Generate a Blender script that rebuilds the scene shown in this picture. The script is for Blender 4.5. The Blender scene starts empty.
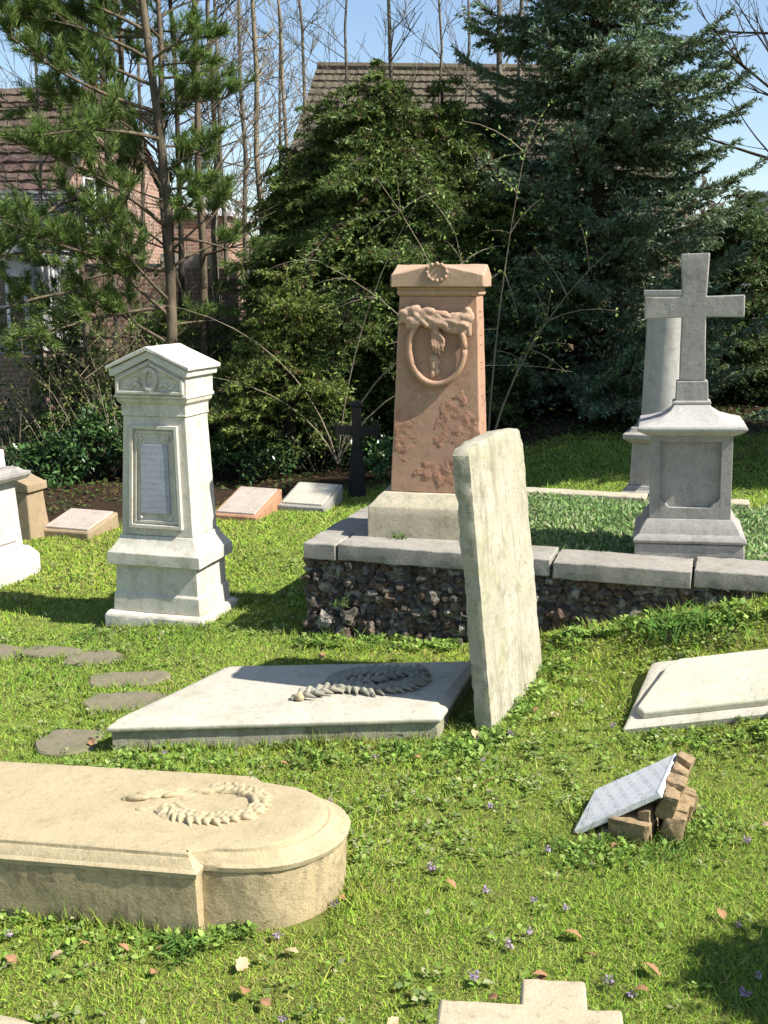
import bpy, bmesh, math, random
import numpy as np
from mathutils import Vector, noise as mn, Matrix
R = math.radians
S = bpy.context.scene
COL = S.collection
# ------------------------------------------------------------------ camera, sky, sun, exposure
cd = bpy.data.cameras.new('camera'); cam = bpy.data.objects.new('camera', cd); COL.objects.link(cam)
cam.location = (0, 0, 1.75); cam.rotation_euler = (R(90-11.41), 0, 0)
cd.sensor_fit = 'VERTICAL'; cd.sensor_height = 36; cd.sensor_width = 27; cd.lens = 36*1100/1024
cd.clip_start = .05; cd.clip_end = 2000
S.camera = cam
PHI, ELEV = 22, 46                     # the sun: degrees towards the camera from due right, and height
w = bpy.data.worlds.new('World'); S.world = w; w.use_nodes = True
nt = w.node_tree; bg = nt.nodes['Background']
sky = nt.nodes.new('ShaderNodeTexSky'); sky.sky_type = 'NISHITA'; sky.sun_disc = False
sky.sun_elevation = R(ELEV); sky.sun_rotation = R(90+PHI); sky.air_density = 1.0; sky.dust_density = .6; sky.ozone_density = 1.4
nt.links.new(sky.outputs[0], bg.inputs[0]); bg.inputs[1].default_value = .10
sd = bpy.data.lights.new('sun', 'SUN'); sd.energy = 5.0; sd.angle = R(.55); sd.color = (1, .95, .86)
sun = bpy.data.objects.new('sun', sd); COL.objects.link(sun)
SV = Vector((math.cos(R(ELEV))*math.cos(R(PHI)), -math.cos(R(ELEV))*math.sin(R(PHI)), math.sin(R(ELEV))))
sun.rotation_euler = SV.to_track_quat('Z', 'Y').to_euler(); sun.location = (20, -14, 24)
S.view_settings.view_transform = 'Standard'; S.view_settings.look = 'None'
S.view_settings.exposure = .9; S.view_settings.gamma = 1; S.view_settings.use_curve_mapping = False

# ------------------------------------------------------------------ helpers
def sst(a, b, x):
    t = np.clip((np.asarray(x, float)-a)/(b-a), 0, 1); return t*t*(3-2*t)
def terr(x, y):
    x = np.asarray(x, float); y = np.asarray(y, float)
    z = .05*np.minimum(np.maximum(x, -3)-.3, 0)
    z = z + .38*sst(.2, 1.95, x)*sst(3.5, 4.95, y+.3*(x-1.5))
    return z + .012*np.sin(x*3.1+1)*np.cos(y*2.7)+.006*np.sin(x*7.7+y*5.1)
def tz(x, y): return float(terr(x, y))

class MB:
    def __init__(s): s.v = []; s.f = []; s.n = 0
    def add(s, v, f):
        n = s.n; s.v.extend([tuple(p) for p in v]); s.f.extend([tuple(i+n for i in q) for q in f]); s.n += len(v); return s
    def loft(s, rings, cap=True):
        k = len(rings[0]); v = [p for r in rings for p in r]; f = []
        for i in range(len(rings)-1):
            for j in range(k):
                a = i*k+j; b = i*k+(j+1) % k; f.append((a, b, b+k, a+k))
        if cap: f.append(tuple(range(k-1, -1, -1))); f.append(tuple((len(rings)-1)*k+j for j in range(k)))
        return s.add(v, f)
    def rects(s, secs, cx=0, cy=0):            # [(z, width, depth)]
        return s.loft([[(cx-a/2, cy-b/2, z), (cx+a/2, cy-b/2, z), (cx+a/2, cy+b/2, z), (cx-a/2, cy+b/2, z)] for z, a, b in secs])
    def box(s, x0, x1, y0, y1, z0, z1):
        return s.loft([[(x0, y0, z), (x1, y0, z), (x1, y1, z), (x0, y1, z)] for z in (z0, z1)])
    def prism_y(s, poly, y0, y1):              # poly in x,z counter-clockwise seen from the front
        return s.loft([[(x, y1, z) for x, z in poly], [(x, y0, z) for x, z in poly]])
    def prism_z(s, poly, z0, z1):
        return s.loft([[(x, y, z0) for x, y in poly], [(x, y, z1) for x, y in poly]])
    def lathe(s, prof, cx=0, cy=0, n=28):
        return s.loft([[(cx+r*math.cos(2*math.pi*j/n), cy+r*math.sin(2*math.pi*j/n), z) for j in range(n)] for z, r in prof])
    def tube(s, pts, rad, n=6, cap=True):
        pts = [Vector(p) for p in pts]; m = len(pts)
        if not hasattr(rad, '__len__'): rad = [rad]*m
        rings = []; up = None
        for i, p in enumerate(pts):
            t = (pts[min(i+1, m-1)]-pts[max(i-1, 0)])
            if t.length < 1e-9: t = Vector((0, 0, 1))
            t.normalize()
            if up is None: up = Vector((1, 0, 0)) if abs(t.x) < .8 else Vector((0, 1, 0))
            a = (up-t*up.dot(t)); a.normalize(); up = a; b = t.cross(a)
            rings.append([p+(a*math.cos(2*math.pi*j/n)+b*math.sin(2*math.pi*j/n))*rad[i] for j in range(n)])
        return s.loft(rings, cap)
    def ball(s, c, r, sc=(1, 1, 1), rot=None, nu=10, nv=6):
        v = [(0, 0, -1)]; 
        for i in range(1, nv):
            th = math.pi*i/nv
            for j in range(nu): v.append((math.sin(th)*math.cos(2*math.pi*j/nu), math.sin(th)*math.sin(2*math.pi*j/nu), -math.cos(th)))
        v.append((0, 0, 1)); f = []
        for j in range(nu):
            f.append((0, 1+(j+1) % nu, 1+j)); f.append((len(v)-1, 1+(nv-2)*nu+j, 1+(nv-2)*nu+(j+1) % nu))
        for i in range(nv-2):
            for j in range(nu):
                a = 1+i*nu+j; b = 1+i*nu+(j+1) % nu; f.append((a, b, b+nu, a+nu))
        q = []
        for p in v:
            p = Vector((p[0]*r*sc[0], p[1]*r*sc[1], p[2]*r*sc[2]))
            if rot is not None: p = rot @ p
            q.append(p+Vector(c))
        return s.add(q, f)
    def caps(s, a, b, ra, rb, flat=1.0):        # capsule chain
        a = Vector(a); b = Vector(b); k = max(2, int((b-a).length/(min(ra, rb)*.6))+1)
        for i in range(k+1):
            t = i/k; s.ball(a.lerp(b, t), ra+(rb-ra)*t, (1, flat, 1), nu=8, nv=5)
        return s
    def build(s, name, mat, parent=None, smooth=False, bevel=0, rough=None, remesh=0, seed=0):
        me = bpy.data.meshes.new(name); me.from_pydata(s.v, [], s.f); me.update()
        if rough: roughen(me, rough[0], rough[1], rough[2] if len(rough) > 2 else 6, seed)
        me.materials.append(mat)
        o = bpy.data.objects.new(name, me); COL.objects.link(o)
        if parent is not None: o.parent = parent
        if remesh:
            m = o.modifiers.new('r', 'REMESH'); m.mode = 'VOXEL'; m.voxel_size = remesh; m.use_smooth_shade = True
        if bevel:
            m = o.modifiers.new('b', 'BEVEL'); m.width = bevel; m.segments = 2; m.limit_method = 'ANGLE'; m.angle_limit = R(35)
        if smooth:
            for p in me.polygons: p.use_smooth = True
        return o
def roughen(me, seg, amp, freq=6, seed=0):
    bm = bmesh.new(); bm.from_mesh(me)
    bmesh.ops.triangulate(bm, faces=[f for f in bm.faces if len(f.verts) > 4])
    for it in range(6):
        es = [e for e in bm.edges if e.calc_length() > seg*1.6]
        if not es or len(bm.verts) > 40000: break
        bmesh.ops.subdivide_edges(bm, edges=es, cuts=1, use_grid_fill=True)
    bm.normal_update(); o = Vector((seed*7.3, seed*3.1, seed))
    for v in bm.verts:
        p = v.co+o
        d = mn.noise(p*freq)*.6+mn.noise(p*freq*3.1)*.3+mn.noise(p*freq*9)*.18
        e = 0
        if any(len(x.link_faces) == 2 and x.calc_face_angle(0) > .6 for x in v.link_edges):
            e = -abs(mn.noise(p*freq*2.3))*1.6
        v.co += v.normal*amp*(d+e)
    for f in bm.faces: f.smooth = True
    for e in bm.edges:
        if len(e.link_faces) == 2 and e.calc_face_angle(0) > R(32): e.smooth = False
    bm.to_mesh(me); bm.free(); me.update()
def tag(o, label=None, cat=None, group=None, kind=None):
    if label: o['label'] = label
    if cat: o['category'] = cat
    if group: o['group'] = group
    if kind: o['kind'] = kind
    return o
def empty(name, loc, rz=0, label=None, cat=None, group=None, rx=0, ry=0):
    o = bpy.data.objects.new(name, None); COL.objects.link(o); o.empty_display_size = .1
    o.location = loc; o.rotation_euler = (R(rx), R(ry), R(rz)); return tag(o, label, cat, group)

# ------------------------------------------------------------------ materials
class NT:
    def __init__(s, name):
        s.m = bpy.data.materials.new(name); s.m.use_nodes = True; s.t = s.m.node_tree; s.b = s.t.nodes['Principled BSDF']
    def n(s, t, **k):
        x = s.t.nodes.new(t)
        for a, b in k.items():
            if a in x.inputs: x.inputs[a].default_value = b
            else: setattr(x, a, b)
        return x
    def l(s, a, b): s.t.links.new(a, b)
    def coord(s, scale=(1, 1, 1), kind='Object', rot=(0, 0, 0)):
        c = s.n('ShaderNodeTexCoord'); m = s.n('ShaderNodeMapping'); m.inputs['Scale'].default_value = scale; m.inputs['Rotation'].default_value = rot
        s.l(c.outputs[kind], m.inputs[0]); return m.outputs[0]
    def noise(s, co, scale, det=4, rough=.55, dist=0):
        x = s.n('ShaderNodeTexNoise'); x.inputs['Scale'].default_value = scale; x.inputs['Detail'].default_value = det; x.inputs['Roughness'].default_value = rough; x.inputs['Distortion'].default_value = dist
        s.l(co, x.inputs['Vector']); return x.outputs['Fac']
    def ramp(s, f, a, b, ca=(0, 0, 0, 1), cb=(1, 1, 1, 1)):
        x = s.n('ShaderNodeValToRGB'); e = x.color_ramp.elements; e[0].position = a; e[1].position = b; e[0].color = ca; e[1].color = cb
        s.l(f, x.inputs[0]); return x.outputs[0]
    def mix(s, f, a, b, kind='MIX'):
        x = s.n('ShaderNodeMix', data_type='RGBA'); x.blend_type = kind
        for v, i in ((f, 0), (a, 6), (b, 7)):
            if isinstance(v, (int, float)): x.inputs[i].default_value = v
            elif isinstance(v, tuple): x.inputs[i].default_value = (*v[:3], 1)
            else: s.l(v, x.inputs[i])
        return x.outputs[2]
    def math(s, op, a, b=0.):
        x = s.n('ShaderNodeMath', operation=op)
        for i, v in enumerate((a, b)):
            if isinstance(v, (int, float)): x.inputs[i].default_value = v
            else: s.l(v, x.inputs[i])
        return x.outputs[0]
    def bump(s, h, strength=.5, dist=.01):
        x = s.n('ShaderNodeBump'); x.inputs['Strength'].default_value = strength; x.inputs['Distance'].default_value = dist
        s.l(h, x.inputs['Height']); s.l(x.outputs[0], s.b.inputs['Normal'])
    def done(s, col, rough=.85, spec=.25):
        if isinstance(col, tuple): s.b.inputs['Base Color'].default_value = (*col[:3], 1)
        else: s.l(col, s.b.inputs['Base Color'])
        s.b.inputs['Roughness'].default_value = rough; s.b.inputs['Specular IOR Level'].default_value = spec
        return s.m
def stone(name, base, stain, dark, moss=None, st=.55, dk=.5, ms=.5, grain=140, bump=.5, streak=.5, pits=.3, rows=None):
    q = NT(name); co = q.coord()
    n1 = q.noise(co, 3.2, 6, .62, .6); c = q.mix(q.ramp(n1, .42, .42+.3), base, stain)
    c = q.mix(q.math('MULTIPLY', q.ramp(n1, .40, .75), st), base, stain)
    cs = q.coord((9, 9, 1.1)); n2 = q.noise(cs, 2.2, 6, .65, .3)
    c = q.mix(q.math('MULTIPLY', q.ramp(n2, .5, .72), streak*dk), c, dark)
    n3 = q.noise(co, 11, 8, .7, .2); c = q.mix(q.math('MULTIPLY', q.ramp(n3, .52, .68), dk), c, dark)
    n4 = q.noise(co, grain, 3, .7); c = q.mix(q.math('MULTIPLY', q.ramp(n4, .35, .7), .28), c, tuple(x*.55 for x in dark))
    n6 = q.noise(co, 38, 4, .7); c = q.mix(q.math('MULTIPLY', q.ramp(n6, .56, .66), pits), c, tuple(x*.5 for x in dark))
    n7 = q.noise(co, 27, 3, .6); c = q.mix(q.math('MULTIPLY', q.ramp(n7, .62, .68), .35), c, tuple(min(.85, x*1.25) for x in base))
    if moss:
        n5 = q.noise(co, 5.3, 8, .72, .4); c = q.mix(q.math('MULTIPLY', q.ramp(n5, .5, .66), ms), c, moss)
    if rows:     # worn, unreadable lettering: (scale of the glyph noise, axis across the rows, row spacing)
        gs, ax, sp = rows; g = q.noise(q.coord(gs), 1, 2, .6); sx = q.n('ShaderNodeSeparateXYZ'); q.l(q.coord(), sx.inputs[0])
        rw = q.ramp(q.math('SINE', q.math('MULTIPLY', sx.outputs[ax], 6.2832/sp)), .1, .5); c = q.mix(q.math('MULTIPLY', q.math('MULTIPLY', q.ramp(g, .47, .56), rw), .4), c, dark)
    h = q.math('ADD', q.math('MULTIPLY', n3, .8), q.math('MULTIPLY', n4, .25)); h = q.math('ADD', h, q.math('MULTIPLY', n6, .35))
    q.bump(h, bump, .012); return q.done(c, .9, .2)
M = {}
M['white'] = stone('white_limestone', (.66, .62, .53), (.50, .46, .37), (.28, .25, .20), (.42, .38, .26), .5, .5, .3, streak=.9, pits=.2, bump=.25)
M['white_top'] = stone('white_limestone_cap', (.66, .63, .56), (.50, .47, .41), (.27, .25, .22), None, .5, .3, streak=.4, pits=.15, bump=.2)
M['panel_grey'] = stone('mottled_grey_marble', (.42, .43, .47), (.30, .31, .35), (.20, .21, .24), None, .6, .35, grain=90, bump=.1, streak=0, pits=.1, rows=((160, 5, 55), 2, .034))
M['red'] = stone('red_sandstone', (.46, .285, .19), (.37, .22, .145), (.20, .125, .09), None, .7, .55, grain=160, bump=.3, streak=.4, pits=.12)
M['red_raw'] = stone('raw_red_sandstone', (.43, .235, .155), (.35, .185, .12), (.20, .11, .08), None, .7, .5, grain=80, bump=1.0, streak=.1, pits=.3)
M['red_cap'] = stone('pale_red_sandstone', (.48, .325, .225), (.39, .26, .18), (.24, .165, .12), None, .6, .45, bump=.25, streak=.3, pits=.1)
M['sand_base'] = stone('yellowish_sandstone', (.52, .46, .34), (.40, .36, .25), (.17, .155, .12), (.25, .25, .13), .6, .5, .35, bump=.3)
M['grey'] = stone('grey_limestone', (.36, .34, .31), (.26, .245, .225), (.14, .135, .125), None, .7, .5, bump=.35, streak=.7, pits=.25)
M['pale_grey'] = stone('pale_grey_limestone', (.47, .45, .42), (.36, .345, .32), (.17, .16, .15), None, .6, .4, bump=.25, streak=.7, pits=.12)
M['coping'] = stone('grey_coping_stone', (.36, .335, .295), (.27, .25, .215), (.15, .14, .12), (.17, .18, .10), .7, .5, .3, bump=.5, pits=.3)
M['lean'] = stone('whitish_lichen_stone', (.47, .435, .35), (.34, .31, .22), (.17, .155, .10), (.27, .28, .13), .75, .6, .55, bump=.7, streak=1.2, pits=.2)
M['slab'] = stone('pale_buff_slab', (.54, .50, .41), (.43, .40, .32), (.25, .23, .18), (.27, .28, .17), .6, .35, .3, bump=.35, streak=.4)
M['slab_side'] = stone('mossy_slab_side', (.42, .39, .30), (.30, .29, .20), (.14, .135, .095), (.14, .17, .06), .7, .6, .5, bump=.6, streak=1)
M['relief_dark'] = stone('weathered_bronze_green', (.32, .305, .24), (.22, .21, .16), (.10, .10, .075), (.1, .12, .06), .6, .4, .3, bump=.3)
M['near'] = stone('yellow_sandstone_slab', (.49, .40, .245), (.40, .32, .195), (.20, .16, .10), (.32, .28, .14), .6, .3, .3, bump=.45, streak=.2, pits=.2)
M['near_side'] = stone('stained_sandstone_side', (.52, .41, .24), (.33, .26, .15), (.11, .095, .065), (.24, .22, .10), .9, .6, .35, bump=.55, streak=.9, pits=.3)
M['right'] = stone('cream_slab', (.54, .51, .41), (.43, .41, .31), (.34, .33, .26), (.40, .38, .22), .6, .35, .35, bump=.3, streak=.2)
M['brownstone'] = stone('brown_headstone', (.36, .27, .17), (.28, .21, .13), (.15, .12, .09), (.2, .2, .1), .6, .4, .3, bump=.4)
M['pinkish'] = stone('pinkish_pillow_stone', (.50, .42, .36), (.40, .33, .28), (.22, .19, .17), (.24, .24, .15), .6, .5, .3, bump=.4)
M['orange'] = stone('orange_sandstone_side', (.46, .25, .15), (.38, .2, .12), (.2, .12, .08), None, .6, .5, bump=.6)
M['rock'] = stone('brown_rough_rock', (.36, .26, .15), (.24, .17, .10), (.07, .05, .03), (.15, .15, .06), .7, .55, .2, bump=.9, grain=60)
M['marble'] = stone('white_marble_plaque', (.80, .79, .77), (.66, .65, .64), (.26, .26, .27), None, .6, .5, bump=.05, streak=0, pits=.1, rows=((45, 150, 5), 0, .036))
M['marble_edge'] = stone('white_marble_edge', (.8, .8, .8), (.7, .7, .7), (.5, .5, .5), None, .3, .1, bump=.05, streak=0, pits=0)
M['step'] = stone('mossy_stepping_stone', (.22, .19, .13), (.17, .165, .10), (.10, .10, .06), (.12, .15, .045), .6, .5, .5, bump=.5)
M['crossbuff'] = stone('buff_cross_stone', (.50, .42, .29), (.42, .35, .24), (.25, .21, .15), None, .6, .3, bump=.4, streak=.1)
M['iron'] = stone('dark_rusty_iron', (.025, .024, .024), (.035, .026, .02), (.012, .012, .012), None, .6, .4, bump=.3)
def rubble_mat():
    q = NT('dark_slag_rubble'); at = q.n('ShaderNodeAttribute', attribute_name='tint'); co = q.coord()
    n = q.noise(co, 40, 6, .7); c = q.mix(q.math('MULTIPLY', q.ramp(n, .4, .65), .75), at.outputs['Color'], (.035, .028, .025))
    n2 = q.noise(co, 9, 5, .7); c = q.mix(q.math('MULTIPLY', q.ramp(n2, .56, .68), .5), c, (.30, .28, .25))
    q.bump(q.noise(co, 60, 5, .7), 1, .015); return q.done(c, .85, .3)
M['rubble'] = rubble_mat()
def leafy(name, rough=.55, trans=.3, spec=.3, var=.25, up=0):
    q = NT(name); at = q.n('ShaderNodeAttribute', attribute_name='tint')
    n = q.noise(q.coord(), 1.7, 4, .6); c = q.mix(q.math('MULTIPLY', q.ramp(n, .35, .65), var), at.outputs['Color'], (.12, .12, .03))
    q.done(c, rough, spec)
    if up:      # normals bent upwards to brighten blades and leaves in the sun
        ge = q.n('ShaderNodeNewGeometry'); a = q.n('ShaderNodeVectorMath', operation='SCALE'); a.inputs['Scale'].default_value = 1-up; q.l(ge.outputs['Normal'], a.inputs[0])
        b = q.n('ShaderNodeVectorMath', operation='ADD'); b.inputs[1].default_value = (0, 0, up); q.l(a.outputs[0], b.inputs[0]); nn = q.n('ShaderNodeVectorMath', operation='NORMALIZE'); q.l(b.outputs[0], nn.inputs[0]); q.l(nn.outputs[0], q.b.inputs['Normal'])
    if trans:
        tr = q.n('ShaderNodeBsdfTranslucent'); mx = q.n('ShaderNodeMixShader'); mx.inputs[0].default_value = trans
        q.l(c, tr.inputs[0]); q.l(q.b.outputs[0], mx.inputs[1]); q.l(tr.outputs[0], mx.inputs[2])
        q.l(mx.outputs[0], q.t.nodes['Material Output'].inputs[0])
    return q.m
M['grass'] = leafy('grass_blades', .7, .25, .1, .12, .78)
M['weed'] = leafy('weed_leaves', .55, .3, .2, .1, .3)
M['needle'] = leafy('needles', .5, .28, .3, .1)
M['leaf'] = leafy('glossy_leaves', .3, .15, .5, .05)
M['petal'] = leafy('petals', .6, .3, .2, 0)
def bark(name, a, b, c2, scale=14):
    q = NT(name); co = q.coord((1, 1, .25)); n = q.noise(co, scale, 6, .7, .4)
    c = q.mix(q.ramp(n, .38, .64), a, b); n2 = q.noise(q.coord(), 3, 4, .6); c = q.mix(q.math('MULTIPLY', q.ramp(n2, .5, .7), .6), c, c2)
    q.bump(n, .9, .02); return q.done(c, .9, .15)
M['bark_pine'] = bark('pine_bark', (.07, .055, .04), (.19, .145, .10), (.14, .15, .08))
M['bark_grey'] = bark('grey_bark', (.09, .075, .06), (.22, .19, .15), (.15, .17, .08))
M['bark_dark'] = bark('dark_bark', (.03, .025, .02), (.08, .06, .045), (.05, .055, .03))
M['twig'] = bark('pale_twigs', (.16, .13, .09), (.30, .25, .18), (.22, .22, .12))
def ground_mat():
    q = NT('lawn_soil'); co = q.coord(); n = q.noise(co, 2.3, 8, .65, .4); n2 = q.noise(co, 30, 6, .75); n3 = q.noise(co, .8, 5, .6)
    c = q.mix(q.ramp(n, .35, .65), (.17, .22, .04), (.25, .27, .07))
    c = q.mix(q.math('MULTIPLY', q.ramp(n2, .48, .66), .45), c, (.10, .09, .04)); c = q.mix(q.math('MULTIPLY', q.ramp(n3, .55, .7), .35), c, (.20, .17, .07))
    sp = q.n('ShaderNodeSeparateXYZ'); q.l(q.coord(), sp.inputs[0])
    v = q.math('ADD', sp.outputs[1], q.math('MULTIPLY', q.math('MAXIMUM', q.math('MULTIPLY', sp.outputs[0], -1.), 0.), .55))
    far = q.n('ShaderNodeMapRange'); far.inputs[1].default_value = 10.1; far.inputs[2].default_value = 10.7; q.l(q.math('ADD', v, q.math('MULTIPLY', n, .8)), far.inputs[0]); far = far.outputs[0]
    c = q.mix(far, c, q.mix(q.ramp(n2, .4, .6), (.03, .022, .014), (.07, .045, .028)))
    q.bump(n2, 1, .03); return q.done(c, .95, .1)
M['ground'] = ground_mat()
def brick_mat(name, sc=1.0, a=(.34, .20, .145), b=(.23, .13, .095), rot=(0, 0, 0)):
    q = NT(name); c0 = q.coord((sc, sc, sc), rot=rot); br = q.n('ShaderNodeTexBrick'); q.l(c0, br.inputs[0])
    br.inputs['Color1'].default_value = (*a, 1); br.inputs['Color2'].default_value = (*b, 1); br.inputs['Mortar'].default_value = (.36, .29, .24, 1)
    br.inputs['Scale'].default_value = 1; br.inputs['Mortar Size'].default_value = .014; br.inputs['Brick Width'].default_value = .23; br.inputs['Row Height'].default_value = .078
    n = q.noise(q.coord(), 2.2, 7, .7); c = q.mix(q.math('MULTIPLY', q.ramp(n, .45, .65), .45), br.outputs[0], (.34, .2, .13))
    q.bump(br.outputs['Fac'], -.4, .01); return q.done(c, .9, .15)
def tile_mat(name, a, b, moss):
    q = NT(name); co = q.coord(); n = q.noise(co, 4, 6, .7); n2 = q.noise(co, 22, 5, .7)
    c = q.mix(q.ramp(n2, .35, .65), a, b); c = q.mix(q.math('MULTIPLY', q.ramp(n, .45, .62), .7), c, moss)
    q.bump(n2, .6, .02); return q.done(c, .9, .15)
M['tile_red'] = tile_mat('brown_red_roof_tiles', (.10, .062, .052), (.165, .105, .085), (.10, .09, .065))
M['tile_moss'] = tile_mat('mossy_roof_tiles', (.075, .062, .048), (.15, .12, .09), (.10, .10, .055))
M['tile_grey'] = tile_mat('grey_slate_roof', (.10, .105, .11), (.17, .175, .185), (.12, .12, .11))
def plain(name, c, rough=.6, nz=.2, spec=.3):
    q = NT(name); n = q.noise(q.coord(), 6, 6, .7); return q.done(q.mix(q.math('MULTIPLY', q.ramp(n, .4, .7), nz), c, tuple(x*.5 for x in c)), rough, spec)
M['render'] = plain('white_render', (.68, .68, .70)); M['whitepaint'] = plain('white_paint', (.8, .8, .8)); M['glass'] = plain('dark_glass', (.03, .035, .04), .08, .1, .6)
M['zinc'] = plain('zinc_pipe', (.33, .34, .36), .45); M['deadleaf'] = plain('dead_leaf', (.33, .18, .09), .7, .4); M['paleleaf'] = plain('pale_dead_leaf', (.46, .34, .2), .7, .4)
M['wood'] = plain('dark_boards', (.06, .05, .04))

# ------------------------------------------------------------------ leaf and needle meshes in numpy
def mesh_np(name, V, F, tint, mat, parent=None, tri=True):
    """V (n,k,3) polygons of k vertices each, tint (n,3)"""
    n, k = V.shape[:2]; me = bpy.data.meshes.new(name)
    me.vertices.add(n*k); me.vertices.foreach_set('co', V.reshape(-1).astype(np.float32))
    me.loops.add(n*k); me.loops.foreach_set('vertex_index', np.arange(n*k, dtype=np.int32))
    me.polygons.add(n); me.polygons.foreach_set('loop_start', np.arange(0, n*k, k, dtype=np.int32)); me.polygons.foreach_set('loop_total', np.full(n, k, dtype=np.int32))
    at = me.attributes.new('tint', 'FLOAT_COLOR', 'POINT')
    c = np.ones((n, k, 4), np.float32); c[:, :, :3] = tint[:, None, :]
    at.data.foreach_set('color', c.reshape(-1)); me.update(calc_edges=True); me.materials.append(mat)
    o = bpy.data.objects.new(name, me); COL.objects.link(o)
    if parent is not None: o.parent = parent
    return o
def unit(a): return a/np.maximum(np.linalg.norm(a, axis=-1, keepdims=True), 1e-9)
def pal(rng, n, cols, var=.2):
    c = np.array(cols)[rng.integers(0, len(cols), n)]; return c*(1+var*(rng.random((n, 1))*2-1))
def leaves(P, D, N, L, W):
    """diamond leaf at P along D with face normal ~N"""
    D = unit(D); B = unit(np.cross(D, N)); L = L[:, None]; W = W[:, None]; up = unit(np.cross(B, D))
    return np.stack([P, P+D*L*.5+B*W*.5+up*W*.15, P+D*L, P+D*L*.5-B*W*.5+up*W*.15], 1)
def blades(P, D, L, W, rng):
    B = rng.normal(size=P.shape); B = unit(np.cross(unit(D), B)); L = L[:, None]; W = W[:, None]
    return np.stack([P-B*W*.5, P+B*W*.5, P+unit(D)*L], 1)
print('helpers ok')
# ------------------------------------------------------------------ ground, grass
def grid_ground():
    xs = np.concatenate([np.linspace(-90, -6, 22), np.linspace(-5.8, 5.8, 150), np.linspace(6, 90, 22)])
    ys = np.concatenate([np.linspace(-30, 1, 14), np.linspace(1.1, 11, 120), np.linspace(11.3, 40, 40), np.linspace(42, 300, 20)])
    X, Y = np.meshgrid(xs, ys); Z = terr(X, Y)
    n = len(xs); V = [tuple(p) for p in np.stack([X, Y, Z], -1).reshape(-1, 3)]
    F = [(j*n+i, j*n+i+1, (j+1)*n+i+1, (j+1)*n+i) for j in range(len(ys)-1) for i in range(n-1)]
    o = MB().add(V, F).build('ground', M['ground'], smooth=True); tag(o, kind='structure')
grid_ground()
# wall enclosure frame: corner (-.40,5.56), e1 along the front, e2 away
YAW = -17.5
WO = np.array([-.40, 5.55]); E1 = np.array([math.cos(R(YAW)), math.sin(R(YAW))]); E2 = np.array([-math.sin(R(YAW)), math.cos(R(YAW))])
def wp(a, b): p = WO+E1*a+E2*b; return float(p[0]), float(p[1])
BEDZ = .40
EXC = []      # (cx, cy, yaw, half x, half y): footprints the grass keeps out of
def keep(P):
    k = np.ones(len(P), bool)
    for cx, cy, a, hx, hy in EXC:
        dx = P[:, 0]-cx; dy = P[:, 1]-cy; u = dx*math.cos(R(a))+dy*math.sin(R(a)); v = -dx*math.sin(R(a))+dy*math.cos(R(a))
        k &= ~((abs(u) < hx) & (abs(v) < hy))
    return k
def fbm(x, y, s, seed=0):
    out = np.zeros(len(x)); a = 1
    rg = np.random.default_rng(seed)
    for o in range(4):
        for k in range(3):
            th = rg.random()*6.28; ph = rg.random()*6.28; out += a*np.sin((x*math.cos(th)+y*math.sin(th))*s+ph+1.7*np.sin((x*math.sin(th)-y*math.cos(th))*s*.7+ph*2)); 
        a *= .6; s *= 2.1
    return out/4.
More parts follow.
